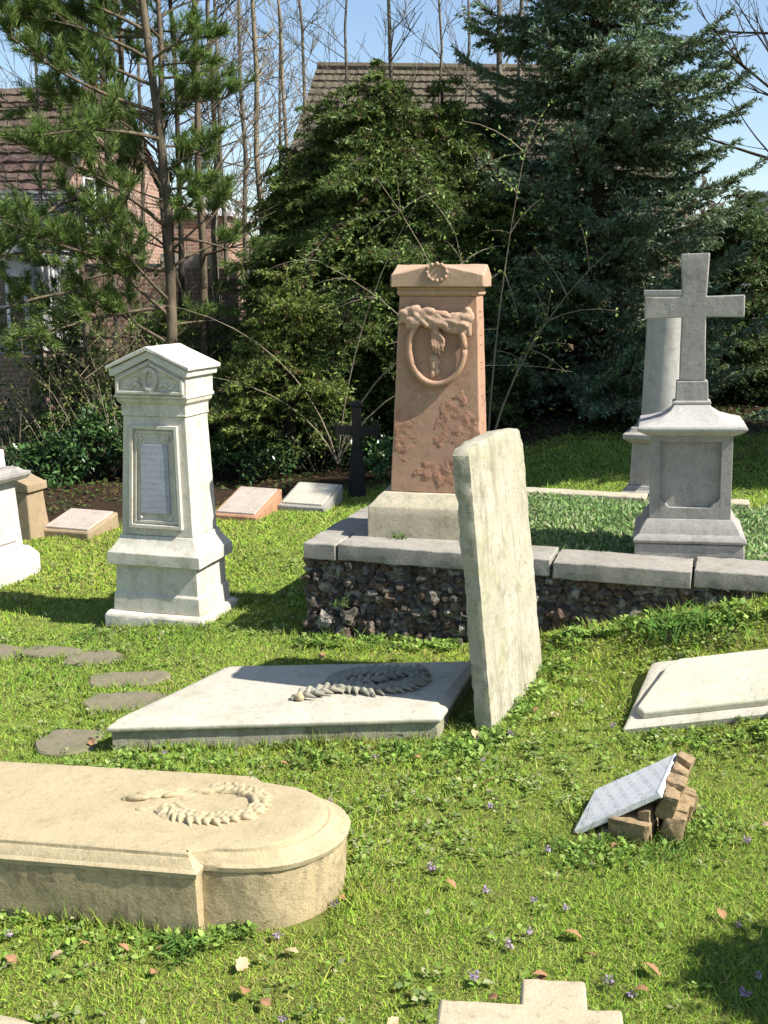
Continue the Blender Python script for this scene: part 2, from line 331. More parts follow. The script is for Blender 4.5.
def grass():
    rng = np.random.default_rng(3); parts = []; tints = []
    for y0, y1, dens, hs, ws in ((1.9, 3.2, 38000, .023, .0040), (3.2, 4.6, 25000, .025, .005), (4.6, 6.6, 14000, .027, .0065), (6.6, 11.0, 6000, .031, .011)):
        for xa, xb in ((-1, 1),):
            hw0 = .44*y1+.35; area = 2*hw0*(y1-y0); n = int(area*dens)
            P = np.stack([rng.uniform(-hw0, hw0, n), rng.uniform(y0, y1, n), np.zeros(n)], 1)
            P = P[abs(P[:, 0]) < .44*P[:, 1]+.35]; P = P[keep(P)]; P = P[P[:, 1]+.55*np.maximum(-P[:, 0], 0) < 9.75+.25*fbm(P[:, 0], P[:, 1], 2.5, 9)+rng.normal(0, .12, len(P))+.8*(P[:, 0] > 1)]
            P[:, 2] = terr(P[:, 0], P[:, 1])-.004; n = len(P)
            f = fbm(P[:, 0], P[:, 1], 3.2, 1); f2 = fbm(P[:, 0], P[:, 1], 9, 2); f3 = fbm(P[:, 0], P[:, 1], 1.1, 5)
            k = rng.random(n) < np.clip(.95+.3*f2+.15*f, .6, 1); P, f, f2, f3 = P[k], f[k], f2[k], f3[k]; n = len(P)
            L = hs*(.55+.9*rng.random(n)**1.5)*(1+.35*np.clip(f, -1, 1)); L *= np.where(rng.random(n) < .03, 1.9, 1)*(1+.5*np.clip(f2, 0, 1)*(f3 > 0))
            D = np.stack([rng.normal(0, 1, n), rng.normal(0, 1, n), np.ones(n)], 1)
            V = blades(P, D, L, ws*(.6+.8*rng.random(n)), rng)
            g = pal(rng, n, [(.27, .47, .055), (.33, .50, .06), (.21, .40, .045), (.40, .51, .08), (.45, .47, .14)], .25)
            dry = (rng.random(n) < np.clip(.07+.16*f3+.22*np.clip(f-.35, 0, 1), .02, .5))[:, None]
            g = np.where(dry, pal(rng, n, [(.38, .32, .15), (.32, .28, .12), (.24, .19, .09)], .2), g)
            g = g*(1+.18*np.clip(f3, -1, 1)[:, None]*np.array([1, .6, .3])); parts.append(V); tints.append(g)
    V = np.concatenate(parts); T = np.clip(np.concatenate(tints), .01, .62)
    tag(mesh_np('grass', V, None, T, M['grass']), 'short sunlit lawn grass around the graves', 'grass', kind='stuff')
    # weeds: low rosettes of small leaves in patches
    parts = []; tints = []
    n = 5200; P = np.stack([rng.uniform(-3, 3, n*3), rng.uniform(1.95, 7.5, n*3)**1, np.zeros(n*3)], 1)
    P = P[abs(P[:, 0]) < .42*P[:, 1]+.2]; P = P[keep(P)]; f = fbm(P[:, 0], P[:, 1], 2.6, 8)
    P = P[rng.random(len(P)) < np.clip(.12+.75*f, .02, 1)]
    def rosettes(P, r0, cols, up=.6, m=8):
        n = len(P); C = np.repeat(P, m, 0); a = rng.random(n*m)*6.28; r = r0*(.5+rng.random(n*m))
        D = np.stack([np.cos(a), np.sin(a), up*rng.random(n*m)], 1); Q = C+D*r[:, None]*rng.random((n*m, 1))
        Q[:, 2] = C[:, 2]+.008+.022*rng.random(n*m)*(r0/.02)
        N = np.stack([rng.normal(0, .35, n*m), rng.normal(0, .35, n*m), np.ones(n*m)], 1)
        return leaves(Q, D, N, r*1.1, r*.8), pal(rng, n*m, cols, .3)
    P[:, 2] = terr(P[:, 0], P[:, 1])
    V, T = rosettes(P, .016, [(.19, .30, .055), (.24, .36, .07), (.28, .38, .10), (.16, .24, .07), (.33, .34, .18)]); parts.append(V); tints.append(T)
    # lusher fringes along stones
    for (ax, ay), (bx, by), num, r0 in (((-1.2, 3.98), (.35, 3.95), 320, .022), ((.30, 3.95), (.45, 4.2), 60, .03), ((.46, 4.1), (.85, 4.85), 170, .026), ((-.55, 2.72), (-.42, 2.9), 60, .026), ((-1.2, 2.86), (-.5, 2.74), 110, .018),
                                      ((-.42, 2.93), (-.06, 3.15), 90, .024), ((-.42, 5.42), (.5, 5.15), 200, .03), ((.8, 5.02), (1.9, 4.62), 260, .035), ((.55, 3.16), (1.1, 3.35), 130, .022), ((.92, 4.02), (1.6, 3.95), 160, .022), ((-.05, 4.5), (.6, 5.0), 40, .025)):
        num = int(num*.42); r0 *= .7; t = rng.random(num)[:, None]; P = np.array([[ax, ay]])*(1-t)+np.array([[bx, by]])*t+rng.normal(0, .05, (num, 2))
        P = np.concatenate([P, terr(P[:, 0], P[:, 1])[:, None]], 1); V, T = rosettes(P, r0, [(.20, .32, .06), (.24, .38, .07), (.16, .27, .05), (.30, .40, .11)], 1.0, 9); parts.append(V); tints.append(T)
    tag(mesh_np('ground_weeds', np.concatenate(parts), None, np.clip(np.concatenate(tints), .01, .5), M['weed']), 'small leafy weeds growing in patches through the lawn', 'weeds', kind='stuff')
def tufts(name, spots, label, cat, cols, kind='stuff'):
    rng = np.random.default_rng(17); parts = []; tints = []
    for x, y, z, n, h, spread in spots:
        P = np.stack([rng.normal(x, spread, n), rng.normal(y, spread, n), np.full(n, z)], 1)
        D = np.stack([rng.normal(0, .5, n), rng.normal(0, .5, n), np.ones(n)], 1); P[:, :2] += 0
        L = h*(.5+.6*rng.random(n)); mid = P+unit(D)*L[:, None]*.55; W = h*.05*(.7+.6*rng.random(n))
        B = unit(np.cross(unit(D), rng.normal(size=P.shape)))*W[:, None]*.5
        D2 = D*np.array([2.2, 2.2, .55]); tip = mid+unit(D2)*L[:, None]*.5
        parts.append(np.stack([P-B, P+B, mid+B, mid-B], 1)); parts.append(np.stack([mid-B, mid+B, tip+B*.05, tip-B*.05], 1)); t = pal(rng, n, cols, .25); tints += [t, t]
    return tag(mesh_np(name, np.concatenate(parts), None, np.concatenate(tints), M['grass']), label, cat, kind=kind)

# ------------------------------------------------------------------ white pedestal monument
def white_monument():
    cx, cy = -1.205, 6.06; z0 = tz(cx, cy)-.02
    t = empty('pedestal_monument', (cx, cy, z0), -16, 'white pedestal gravestone with pediment cap, oval wreath and grey inset plaque', 'gravestone')
    W = M['white']; t.scale = (.97, .97, .975)
    MB().rects([(-.1, .63, .50), (.065, .63, .50), (.085, .60, .47)]).build('footing', W, t, bevel=.008, rough=(.035, .006), seed=1)
    MB().rects([(.085, .545, .42), (.185, .535, .41), (.195, .515, .39), (.36, .505, .385)]).build('base_block', W, t, bevel=.004, rough=(.04, .0025), seed=2)
    MB().rects([(.362, .575, .455), (.43, .575, .455), (.44, .555, .435), (.465, .52, .40), (.50, .475, .355), (.525, .46, .34)]).build('base_moulding', W, t, bevel=.003, rough=(.04, .002), seed=3)
    MB().rects([(.525, .445, .325), (1.20, .385, .285)]).build('shaft', W, t, bevel=.004, rough=(.05, .0015), seed=4)
    MB().rects([(1.20, .395, .295), (1.205, .40, .30), (1.215, .395, .295), (1.262, .395, .295), (1.28, .425, .325), (1.30, .435, .335)]).build('frieze', W, t, bevel=.002)
    MB().rects([(1.302, .445, .36), (1.318, .445, .36), (1.320, .435, .345), (1.42, .435, .345)]).build('cap_block', W, t, bevel=.003)
    # gabled cornice in two steps, solid prisms front to back
    def gable(hw, zb, zt, th): return [(-hw, zb), (hw, zb), (hw, zb+th), (0, zt), (-hw, zb+th)]
    o = MB(); o.prism_y(gable(.215, 1.42, 1.515, .0), -.176, .176)
    o.prism_y([(-.235, 1.422), (-.215, 1.422), (0, 1.52), (.215, 1.422), (.235, 1.422), (.240, 1.455), (0, 1.56), (-.240, 1.455)], -.195, .195)
    o.build('gable_cornice', M['white_top'], t, bevel=.004)
    MB().prism_y([(-.252, 1.457), (0, 1.562), (.252, 1.457), (.255, 1.477), (0, 1.588), (-.255, 1.477)], -.21, .21).build('roof_slab', M['white_top'], t, bevel=.005, rough=(.05, .002), seed=5)
    # tympanum frame with wreath
    f = -.176
    MB().prism_y([(-.205, 1.325), (.205, 1.325), (.205, 1.342), (-.205, 1.342)], f-.018, f+.01).prism_y([(-.205, 1.342), (-.188, 1.342), (-.188, 1.40), (-.205, 1.405)], f-.018, f+.01).prism_y([(.188, 1.342), (.205, 1.342), (.205, 1.405), (.188, 1.40)], f-.018, f+.01)\
        .prism_y([(-.205, 1.405), (-.188, 1.398), (0, 1.487), (0, 1.505)], f-.017, f+.01).prism_y([(0, 1.487), (.188, 1.398), (.205, 1.405), (0, 1.505)], f-.017, f+.01).build('pediment_frame', W, t, bevel=.003)
    b = MB()
    for k in range(22):
        a = 2*math.pi*k/22; b.ball((.036*math.cos(a), f-.006, 1.405+.056*math.sin(a)), .017+.003*math.sin(3*a), (1, .8, 1), nu=8, nv=5)
    for s in (-1, 1):
        for k in range(7):
            u = .065+.017*k; b.ball((s*u, f-.002, 1.372+.012*math.sin(k*1.4)-k*.001), .015-.0012*k, (1.2, .7, .8), nu=8, nv=5)
    b.build('oval_wreath', W, t, remesh=.005)
    # raised panel frame with grey plaque, following the tapered front
    def pf(x, z): return -(.325/2-.02*(z-.525)/.675)
    def fr(x0, x1, z0_, z1_, e, wd, mat, nm, x0t=None, x1t=None):
        x0t = x0 if x0t is None else x0t; x1t = x1 if x1t is None else x1t
        o = MB()
        def q(a): # four corner points offset a inward, at depth e
            return [(x0+a, z0_+a), (x1-a, z0_+a), (x1t-a, z1_-a), (x0t+a, z1_-a)]
        A, B = q(0), q(wd)
        for i in range(4):
            j = (i+1) % 4; P = [A[i], A[j], B[j], B[i]]
            o.loft([[(x, pf(x, z)+.012, z) for x, z in P], [(x, pf(x, z)-e, z) for x, z in P]])
        return o.build(nm, mat, t, bevel=.002)
    fr(-.165, .165, .57, 1.15, .022, .020, W, 'panel_frame', -.145, .145)
    fr(-.137, .137, .60, 1.12, .010, .014, W, 'inner_frame', -.118, .118)
    o = MB(); P = [(-.092, .655), (.092, .655), (.082, 1.045), (-.082, 1.045)]
    o.loft([[(x, pf(x, z)+.005, z) for x, z in P], [(x, pf(x, z)-.012, z) for x, z in P]]); o.build('plaque', M['panel_grey'], t, bevel=.002)
    for x, z in ((-.092, .63), (.092, .63), (-.082, 1.075), (.082, 1.075)):
        MB().ball((x, pf(x, z)-.004, z), .013, (1, .8, 1)).build('rosette', W, t, smooth=True)
    EXC.append((cx, cy, -20, .29, .23))
# ------------------------------------------------------------------ left edge monument, partly in frame
def edge_monument():
    x, y = -2.66, 7.15; t = empty('pedestal_monument', (x, y, tz(x, y)-.02), -20, 'white pedestal tomb cut off by the left edge of the photo', 'gravestone')
    W = stone('pale_pink_stone', (.60, .56, .52), (.48, .44, .42), (.30, .28, .27), None, .5, .4, bump=.3, streak=.8)
    MB().rects([(-.1, .52, .46), (.17, .52, .46), (.19, .50, .44), (.24, .42, .36)]).build('base', W, t, bevel=.006, rough=(.05, .003), seed=2)
    MB().rects([(.24, .36, .32), (.68, .31, .28)]).build('shaft', W, t, bevel=.004, rough=(.05, .0015))
    for s in (1,):
        MB().loft([[(.19, -.08, .29), (.19, .08, .29), (.19, .07, .58), (.19, -.07, .58)], [(.17, -.1, .27), (.17, .1, .27), (.155, .09, .62), (.155, -.09, .62)]][::-1]).build('side_panel', W, t, bevel=.003)
    MB().rects([(.682, .34, .31), (.70, .44, .41), (.725, .47, .44), (.745, .47, .44), (.755, .40, .37), (.775, .36, .33)]).build('cornice', M['grey'], t, bevel=.003)
    MB().rects([(.776, .22, .22), (.90, .20, .20)], .02).build('broken_top', W, t, bevel=.006, rough=(.03, .012), seed=5)
def brown_stone():
    x, y = -2.86, 8.45; t = empty('small_headstone', (x, y, tz(x, y)-.02), -20, 'small brown headstone with sloping cap behind the white edge tomb', 'gravestone')
    MB().rects([(-.1, .42, .26), (.39, .33, .20)]).build('slab', M['brownstone'], t, bevel=.01, rough=(.04, .004), seed=7)
    MB().prism_y([(-.19, .392), (.19, .392), (.19, .45), (0, .52), (-.19, .45)], -.12, .12).build('cap', M['brownstone'], t, bevel=.01, rough=(.03, .006), seed=8)
# ------------------------------------------------------------------ red sandstone monument
def red_monument():
    x, y = wp(.62, .46); x -= .03; t = empty('sandstone_stele', (x, y, BEDZ), -12, 'tall red sandstone stele with carved ring, drapery and hand on a yellowish base', 'gravestone')
    RD = M['red']
    MB().rects([(-.05, .74, .50), (.055, .74, .50), (.06, .69, .46), (.235, .69, .46), (.245, .68, .45), (.27, .63, .40), (.29, .60, .37), (.31, .55, .34)]).build('base', M['sand_base'], t, bevel=.004, rough=(.04, .003), seed=1)
    MB().rects([(.31, .480, .30), (1.32, .400, .25)]).build('shaft', RD, t, bevel=.005, rough=(.03, .0025), seed=2)
    def fy(z): return -(.30-.05*(z-.31)/1.01)/2
    MB().rects([(1.32, .40, .25), (1.33, .42, .275), (1.345, .42, .275), (1.35, .41, .265), (1.362, .425, .285)]).build('neck_moulding', M['red_cap'], t, bevel=.002)
    # cross-gabled cap
    hw, hd = .237, .17; z1, z2, zt = 1.364, 1.425, 1.48
    v = [(-hw, -hd, z1), (hw, -hd, z1), (hw, hd, z1), (-hw, hd, z1), (-hw, -hd, z2), (hw, -hd, z2), (hw, hd, z2), (-hw, hd, z2),
         (0, -hd, zt), (hw, 0, zt), (0, hd, zt), (-hw, 0, zt), (0, 0, zt)]
    v[8] = (0, -hd, zt); v[9] = (hw, 0, zt)
    f = [(3, 2, 1, 0), (0, 1, 5, 8, 4), (1, 2, 6, 9, 5), (2, 3, 7, 10, 6), (3, 0, 4, 11, 7), (4, 8, 12), (8, 5, 12), (5, 9, 12), (9, 6, 12), (6, 10, 12), (10, 7, 12), (7, 11, 12), (11, 4, 12)]
    MB().add(v, f).build('gabled_cap', M['red_cap'], t, bevel=.006, rough=(.04, .003), seed=3)
    b = MB()
    for k in range(12):
        a = 2*math.pi*k/12
        b.ball((.05*math.cos(a)+.0, -hd-.002, 1.437+.042*math.sin(a)), .0115, (1, .8, 1), nu=8, nv=5)
    b.build('star_circlet', M['red_cap'], t, remesh=.004)
    # ring
    b = MB(); n = 40; zc = 1.055
    b.tube([(.142*math.cos(2*math.pi*k/n), fy(zc)-.026, zc+.178*math.sin(2*math.pi*k/n)) for k in range(n+1)], .017, 8)
    b.build('ring', RD, t, smooth=True)
    # drapery knot over the ring
    rg = random.Random(5); b = MB()
    for k in range(46):
        u = k/45; x_ = -.165+.33*u; arch = .030*math.sin(math.pi*u*2.0+.4); zc_ = 1.205+arch*.5
        for j in range(2):
            b.ball((x_+rg.uniform(-.012, .012), fy(1.2)-.012-.022*rg.random(), zc_+rg.uniform(-.038, .038)), rg.uniform(.016, .028), (1.5, .9, .8), Matrix.Rotation(rg.uniform(-.9, .6), 3, 'Y'), nu=8, nv=6)
    for k in range(5):
        u = k/4; b.caps((-.12+.2*u, fy(1.2)-.04, 1.235-.01*k % 3), (-.05+.2*u, fy(1.2)-.045, 1.175+.012*(k % 2)), .010, .014)
    b.caps((-.16, fy(1.2)-.01, 1.225), (-.195, fy(1.2)-.015, 1.185), .018, .010); b.caps((.155, fy(1.2)-.02, 1.245), (.165, fy(1.2)-.02, 1.13), .024, .014); b.caps((.135, fy(1.1)-.02, 1.16), (.13, fy(1.1)-.02, 1.09), .022, .010)
    b.build('drapery', M['red_cap'], t, remesh=.006)
    # hand hanging down inside the ring: wrist, palm, thumb and four fingers
    b = MB(); Y = fy(1.08)-.03
    b.caps((-.005, Y, 1.19), (-.008, Y, 1.14), .024, .020, .9)
    b.caps((-.016, Y, 1.135), (-.014, Y, 1.095), .017, .018, .8); b.caps((.004, Y, 1.135), (.01, Y, 1.095), .017, .017, .8)
    for i, (dx, L) in enumerate(((-.026, .046), (-.010, .062), (.006, .066), (.022, .05))):
        x0 = dx+.002; b.caps((x0, Y-.006, 1.098), (x0+.006, Y-.014, 1.098-L*.55), .0085, .0078); b.caps((x0+.006, Y-.014, 1.098-L*.55), (x0+.009, Y-.006, 1.098-L), .0078, .006)
    b.caps((.012, Y-.005, 1.135), (.038, Y-.012, 1.102), .010, .0085); b.caps((.038, Y-.012, 1.102), (.040, Y-.012, 1.072), .0085, .006)
    b.build('hand_relief', RD, t, remesh=.0045)
    b = MB()
    for k in range(9): b.ball((-.008+rg.uniform(-.022, .024), fy(1)-.006, .955+rg.uniform(-.03, .06)), .016, (1, .9, 1.4), nu=8, nv=5)
    b.build('flower_relief', M['red_cap'], t, remesh=.005)
    # flaked, rough areas on the front
    def flake(pts, nm, d, sd):
        o = MB(); q = [(x_, z_) for x_, z_ in pts]
        o.loft([[(x_, fy(z_)+.01, z_) for x_, z_ in q], [(x_, fy(z_)-d*.4, z_) for x_, z_ in q]]); o.build(nm, M['red_raw'], t, rough=(.012, .007, 26), seed=sd)
    def blobpoly(cx, cz, rx, rz, sd, n=26):
        r_ = random.Random(sd); ph = [r_.random()*6.28 for _ in range(4)]
        out = []
        for k in range(n):
            a = 2*math.pi*k/n; q = 1+.22*math.sin(2*a+ph[0])+.16*math.sin(3*a+ph[1])+.12*math.sin(5*a+ph[2])+.07*math.sin(9*a+ph[3]); out.append((cx+rx*q*math.cos(a), cz+rz*q*math.sin(a)))
        return out
    flake(blobpoly(.10, .68, .095, .17, 3), 'flaked_patch', .003, 3); flake(blobpoly(-.165, .60, .05, .15, 4), 'flaked_patch', .003, 4); flake(blobpoly(.02, .42, .16, .055, 6), 'flaked_patch', .003, 5)
    # incised marks down the right side
    b = MB(); rg = random.Random(2); z = .5
    while z < 1.27:
        hw_ = .240-(z-.31)*.0396+.001; L = rg.uniform(.012, .03)
        MB().box(hw_-.004, hw_+.0015, -.045-rg.random()*.02, .02+rg.random()*.03, z, z+.006).build('carved_mark', M['red_raw'], t); z += rg.choice((.03, .05, .09))
def drawn(pts, n): return pts
# ------------------------------------------------------------------ enclosure wall, coping, rubble
def enclosure():
    t = empty('grave_enclosure', (WO[0], WO[1], 0), YAW, 'low enclosure wall of dark rubble under grey coping slabs', 'wall')
    L = 3.1; Dp = 1.95
    MB().box(.03, L, .035, .25, -.15, .386).box(.03, .25, .25, Dp, -.15, .386).build('wall_core', M['coping'], t)
    # coping slabs on the front
    cuts = [-.02, .17, 1.27, 1.93, 2.34, 3.1]
    for i in range(len(cuts)-1):
        a, b = cuts[i], cuts[i+1]; dz = (.0, .003, -.006, .004, -.01)[i]
        MB().box(a+.004, b-.004, -.02+.004*(i % 2), .27, .385+dz, .475+dz).build('coping_slab', M['coping'], t, bevel=.006, rough=(.03, .008), seed=i+1)
    for i, (a, b) in enumerate(((.275, 1.1), (1.1, Dp))):
        MB().box(-.02, .26, a+.003, b-.003, .384, .472).build('coping_slab', M['coping'], t, bevel=.006, rough=(.03, .008), seed=i+11)
    rg = random.Random(4); mb = MB(); tint = []
    def stone_(x, y, z, r):
        n0 = len(mb.v); rot = Matrix.Rotation(rg.random()*6.28, 3, 'X') @ Matrix.Rotation(rg.random()*6.28, 3, 'Z')
        mb.ball((x, y, z), r, (1+.5*rg.random(), .8+.4*rg.random(), .6+.5*rg.random()), rot, nu=8, nv=6); sd = Vector((rg.random()*50, rg.random()*50, rg.random()*50))
        for k in range(n0, len(mb.v)):
            p = Vector(mb.v[k]); mb.v[k] = tuple(p+(p-Vector((x, y, z)))*(.9*mn.noise(p*26+sd)+.5*mn.noise(p*60+sd)))
        c = rg.choice([(.12, .09, .07), (.17, .125, .10), (.14, .12, .10), (.24, .21, .17), (.36, .33, .28), (.18, .12, .085), (.08, .07, .06)]); tint.extend([c]*(len(mb.v)-n0))
    for row in range(12):
        z = -.06+row*.042
        x = .0
        while x < 2.7:
            r = rg.uniform(.013, .032); gz = tz(*(WO+E1*x))
            if z > gz-.05: stone_(x, .022+rg.uniform(-.008, .014), z+rg.uniform(-.01, .01), r)
            x += r*1.75
        y = .03
        while y < Dp:
            r = rg.uniform(.02, .034); stone_(.02, y, z, r); y += r*2
    for z, x, r in ((.04, .10, .05), (.09, .22, .045), (.0, .2, .05), (.05, .33, .04)): stone_(x, .012, z, r)
    o = mb.build('rubble_facing', M['rubble'], t)
    at = o.data.attributes.new('tint', 'FLOAT_COLOR', 'POINT'); at.data.foreach_set('color', np.array([(*c, 1) for c in tint], np.float32).reshape(-1))
    x, y = wp(1.6, 1.05); EXC.append((x, y, YAW, 1.62, 1.08))
    # bed soil inside, and its back kerb
    s = MB().box(.2, 3.1, .2, 2.0, .2, BEDZ).build('bed_soil', M['ground'], t)
    x, y = wp(.95, 1.98); k = empty('kerb_stone', (x, y, 0), YAW, 'long buff kerb edging the back of the grassy enclosure', 'kerb')
    MB().box(-.45, .62, -.08, .08, .2, .455).build('block', M['sand_base'], k, bevel=.008, rough=(.04, .006), seed=4)
    MB().box(.63, 1.25, -.08, .08, .2, .45).build('block', M['sand_base'], k, bevel=.008, rough=(.04, .006), seed=6)
def bed_plants():
    rng = np.random.default_rng(8); n = 5200
    u = rng.uniform(.28, 3.0, n); v = rng.uniform(.30, 1.86, n); k = ~((abs(u-.62) < .40) & (abs(v-.46) < .28)) & ~((abs(u-1.88) < .27) & (v < .85)); u, v = u[k], v[k]
    P = WO+E1*u[:, None]+E2*v[:, None]; P = np.concatenate([P, np.full((len(P), 1), BEDZ)], 1); n = len(P); m = 7
    C = np.repeat(P, m, 0); nm = n*m; h = .02+.055*rng.random(nm)*(.6+.4*np.clip(fbm(C[:, 0], C[:, 1], 4, 3), -1, 1))
    C[:, :2] += rng.normal(0, .02, (nm, 2)); C[:, 2] += h*.6
    D = np.stack([rng.normal(0, 1, nm), rng.normal(0, 1, nm), rng.uniform(-.1, 1.6, nm)], 1); N = np.stack([rng.normal(0, .5, nm), rng.normal(0, .5, nm), np.ones(nm)], 1)
    V = leaves(C, D, N, .022+.03*rng.random(nm), .008+.010*rng.random(nm))
    T = pal(rng, nm, [(.16, .28, .08), (.21, .35, .10), (.12, .22, .07), (.27, .38, .16), (.34, .36, .2)], .3)
    tag(mesh_np('bed_ground_cover', V, None, T, M['weed']), 'green leafy ground cover filling the raised grave bed', 'ground cover', kind='stuff')
# ------------------------------------------------------------------ cross on pedestal
def cross_monument():
    x, y = wp(1.885, .53); t = empty('cross_monument', (x, y, BEDZ-.005), -14, 'grey stone cross standing on a square pedestal with sunken front panel', 'gravestone', ry=-1.6); t.scale = (1.05, 1.05, 1.0)
    G = M['grey']
    MB().box(.22, .40, -.24, .16, -.05, .018).build('footing_slab', M['coping'], t, bevel=.005, rough=(.04, .004))
    MB().rects([(-.05, .505, .50), (.135, .495, .49)]).build('base_block', G, t, bevel=.006, rough=(.035, .003), seed=1)
    MB().rects([(.137, .50, .495), (.15, .515, .51), (.165, .50, .495), (.18, .46, .455), (.20, .445, .44), (.225, .42, .415), (.25, .385, .38)]).build('base_moulding', G, t, bevel=.003, rough=(.04, .0015))
    # die with a real recess in the front
    w, d = .37, .365; z0, z1 = .25, .66; yf = -d/2; o = MB(); 
    o.box(-w/2, w/2, yf+.028, d/2, z0, z1)
    o.box(-w/2, -w/2+.045, yf, yf+.028, z0, z1); o.box(w/2-.05, w/2, yf, yf+.028, z0, z1); o.box(-w/2+.045, w/2-.05, yf, yf+.028, z0, z0+.055); o.box(-w/2+.045, w/2-.05, yf, yf+.028, z1-.03, z1)
    def q(sx):
        x0 = -w/2+.045 if sx < 0 else w/2-.05; c = sx*-1
        P = [(x0, z0+.055), (x0+c*.045, z0+.055), (x0+c*.03, z0+.075), (x0+c*.012, z0+.085), (x0, z0+.105)]
        if sx > 0: P = P[::-1]
        o.prism_y(P, yf+.0005, yf+.028)
    q(-1); q(1)
    o.build('die', G, t, bevel=.002)
    MB().rects([(.66, .385, .38), (.675, .44, .435), (.69, .485, .48), (.70, .49, .485), (.712, .48, .475), (.725, .38, .375), (.745, .27, .27), (.775, .19, .19), (.80, .16, .15)]).build('cornice', M['pale_grey'], t, bevel=.003, rough=(.04, .002))
    MB().rects([(.80, .175, .15), (.815, .175, .15), (.818, .15, .125), (.915, .142, .12)]).build('socket_block', G, t, bevel=.004)
    a = .058; b = .065; zc = 1.275; hw = .225
    P = [(-a*1.03, .916), (a*1.03, .916), (a*.95, zc-.05), (hw, zc-.056), (hw, zc+.052), (a*.95, zc+.05), (a*1.1, 1.50), (a*1.12, 1.53), (-a*1.12, 1.53), (-a*1.1, 1.50), (-a*.95, zc+.05), (-hw, zc+.052), (-hw, zc-.056), (-a*.95, zc-.05)]
    MB().prism_y(P, -.045, .045).build('cross', G, t, bevel=.005, rough=(.03, .002), seed=4)
def column_monument():
    x, y = 1.83, 7.25; t = empty('column_monument', (x, y, .33), -20, 'grey round column on a square pedestal standing behind the stone cross', 'gravestone')
    G = M['grey']; P = M['pale_grey']
    MB().rects([(-.2, .42, .42), (.12, .42, .42), (.13, .38, .38), (.16, .36, .36)]).build('base', G, t, bevel=.005)
    MB().rects([(.16, .33, .33), (.44, .32, .32)]).build('pedestal', G, t, bevel=.004)
    MB().rects([(.44, .34, .34), (.47, .43, .43), (.50, .43, .43), (.51, .36, .36), (.54, .33, .33)]).build('cornice', G, t, bevel=.004)
    MB().lathe([(.54, .145), (.57, .15), (.59, .128), (.60, .128), (1.36, .118), (1.37, .121)]).build('column', P, t, smooth=True)
    MB().rects([(1.37, .24, .24), (1.39, .265, .265), (1.42, .265, .265)]).build('capital', P, t, bevel=.004)
    for a in (-140, -105, -70): MB().ball((.120*math.cos(R(a)), .120*math.sin(R(a)), 1.33), .014).build('boss', P, t, smooth=True)
# ------------------------------------------------------------------ leaning slab and flat slabs
def leaning_slab():
    w_ = .66; t = empty('leaning_headstone', (.55, 4.46, -.01), 65, 'tall whitish headstone slab leaning left over the carved flat slab', 'gravestone')
    # local x runs away from the camera along the slab, local y to the left
    t.rotation_euler = (R(-6.2), 0, R(65))
    P = [(-.345, -.15), (.345, -.15), (.338, .3), (.328, .8), (.318, 1.10), (.29, 1.165), (.20, 1.185), (0, 1.19), (-.2, 1.175), (-.30, 1.165), (-.335, 1.14), (-.34, .8), (-.345, .3)]
    MB().prism_y(P, -.036, .036).build('slab', M['lean'], t, bevel=.008, rough=(.022, .008, 7), seed=3)
    EXC.append((.55, 4.46, 65, .34, .04))
def flat_slab():
    # corners on the picture's ground: front left, front right, back right, back left
    C = [(-1.10, 4.13), (.225, 4.105), (.43, 4.74), (-.73, 4.79)]
    cx = sum(c[0] for c in C)/4; cy = sum(c[1] for c in C)/4; t = empty('flat_grave_slab', (cx, cy, -.035), 0, 'wide pale slab lying flat with a carved wreath, shaded by the leaning headstone', 'grave slab', ry=-2.2)
    L = [(a-cx, b-cy) for a, b in C]
    def sc(k, s=1): return [(x*(1-k/abs(x)*1) if x else 0, y*(1-k/abs(y))) for x, y in L]
    def ring(k, z): return [(x, y, z) for x, y in sc(k)]
    MB().loft([ring(.012, -.16), ring(.012, .082)]).build('slab_side', M['slab_side'], t, rough=(.03, .004), seed=2)
    MB().loft([ring(.0, .083), ring(-.004, .092), ring(-.004, .103), ring(.008, .112), ring(.022, .116), ring(.030, .124), ring(.036, .126)]).build('slab_top', M['slab'], t, bevel=.003, rough=(.04, .002), seed=3)
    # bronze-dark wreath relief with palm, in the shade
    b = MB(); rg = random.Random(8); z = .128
    def lf(x_, y_, a, l, zz=0):                # one pointed leaf
        b.caps((x_, y_, z+.002+zz), (x_+l*.5*math.cos(a), y_+l*.5*math.sin(a), z+.016+zz), .006, .013); b.caps((x_+l*.5*math.cos(a), y_+l*.5*math.sin(a), z+.016+zz), (x_+l*math.cos(a), y_+l*math.sin(a), z+.004+zz), .013, .004)
    for k in range(34):
        a = 2*math.pi*k/34; x_ = .27+.17*math.cos(a); y_ = .04+.115*math.sin(a); t_ = math.atan2(.115*math.cos(a), -.17*math.sin(a))
        for sg in (-.75, 0, .75): lf(x_, y_, t_+sg+rg.uniform(-.15, .15), rg.uniform(.06, .085))
    for k in range(15):
        u = k/14; x_ = -.06+.50*u; y_ = -.13+.26*u
        for sg in (-1, 1): lf(x_, y_, .48+sg*.75+rg.uniform(-.1, .1), .085-.03*u, .006)
    b.caps((-.08, -.14, z+.006), (.42, .12, z+.006), .010, .007)
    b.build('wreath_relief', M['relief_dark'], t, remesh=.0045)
    MB().caps((-.045, -.15, z+.012), (-.075, -.125, z+.010), .017, .012).caps((-.045, -.15, z+.012), (-.05, -.125, z+.02), .015, .012).build('pale_relief_tip', M['near'], t, remesh=.006)
    EXC.append((cx-.0, cy, -2, .55, .31)); EXC.append((cx+.1, cy+.1, -2, .6, .2)); EXC.append((cx-.15, cy-.14, 0, .58, .14))
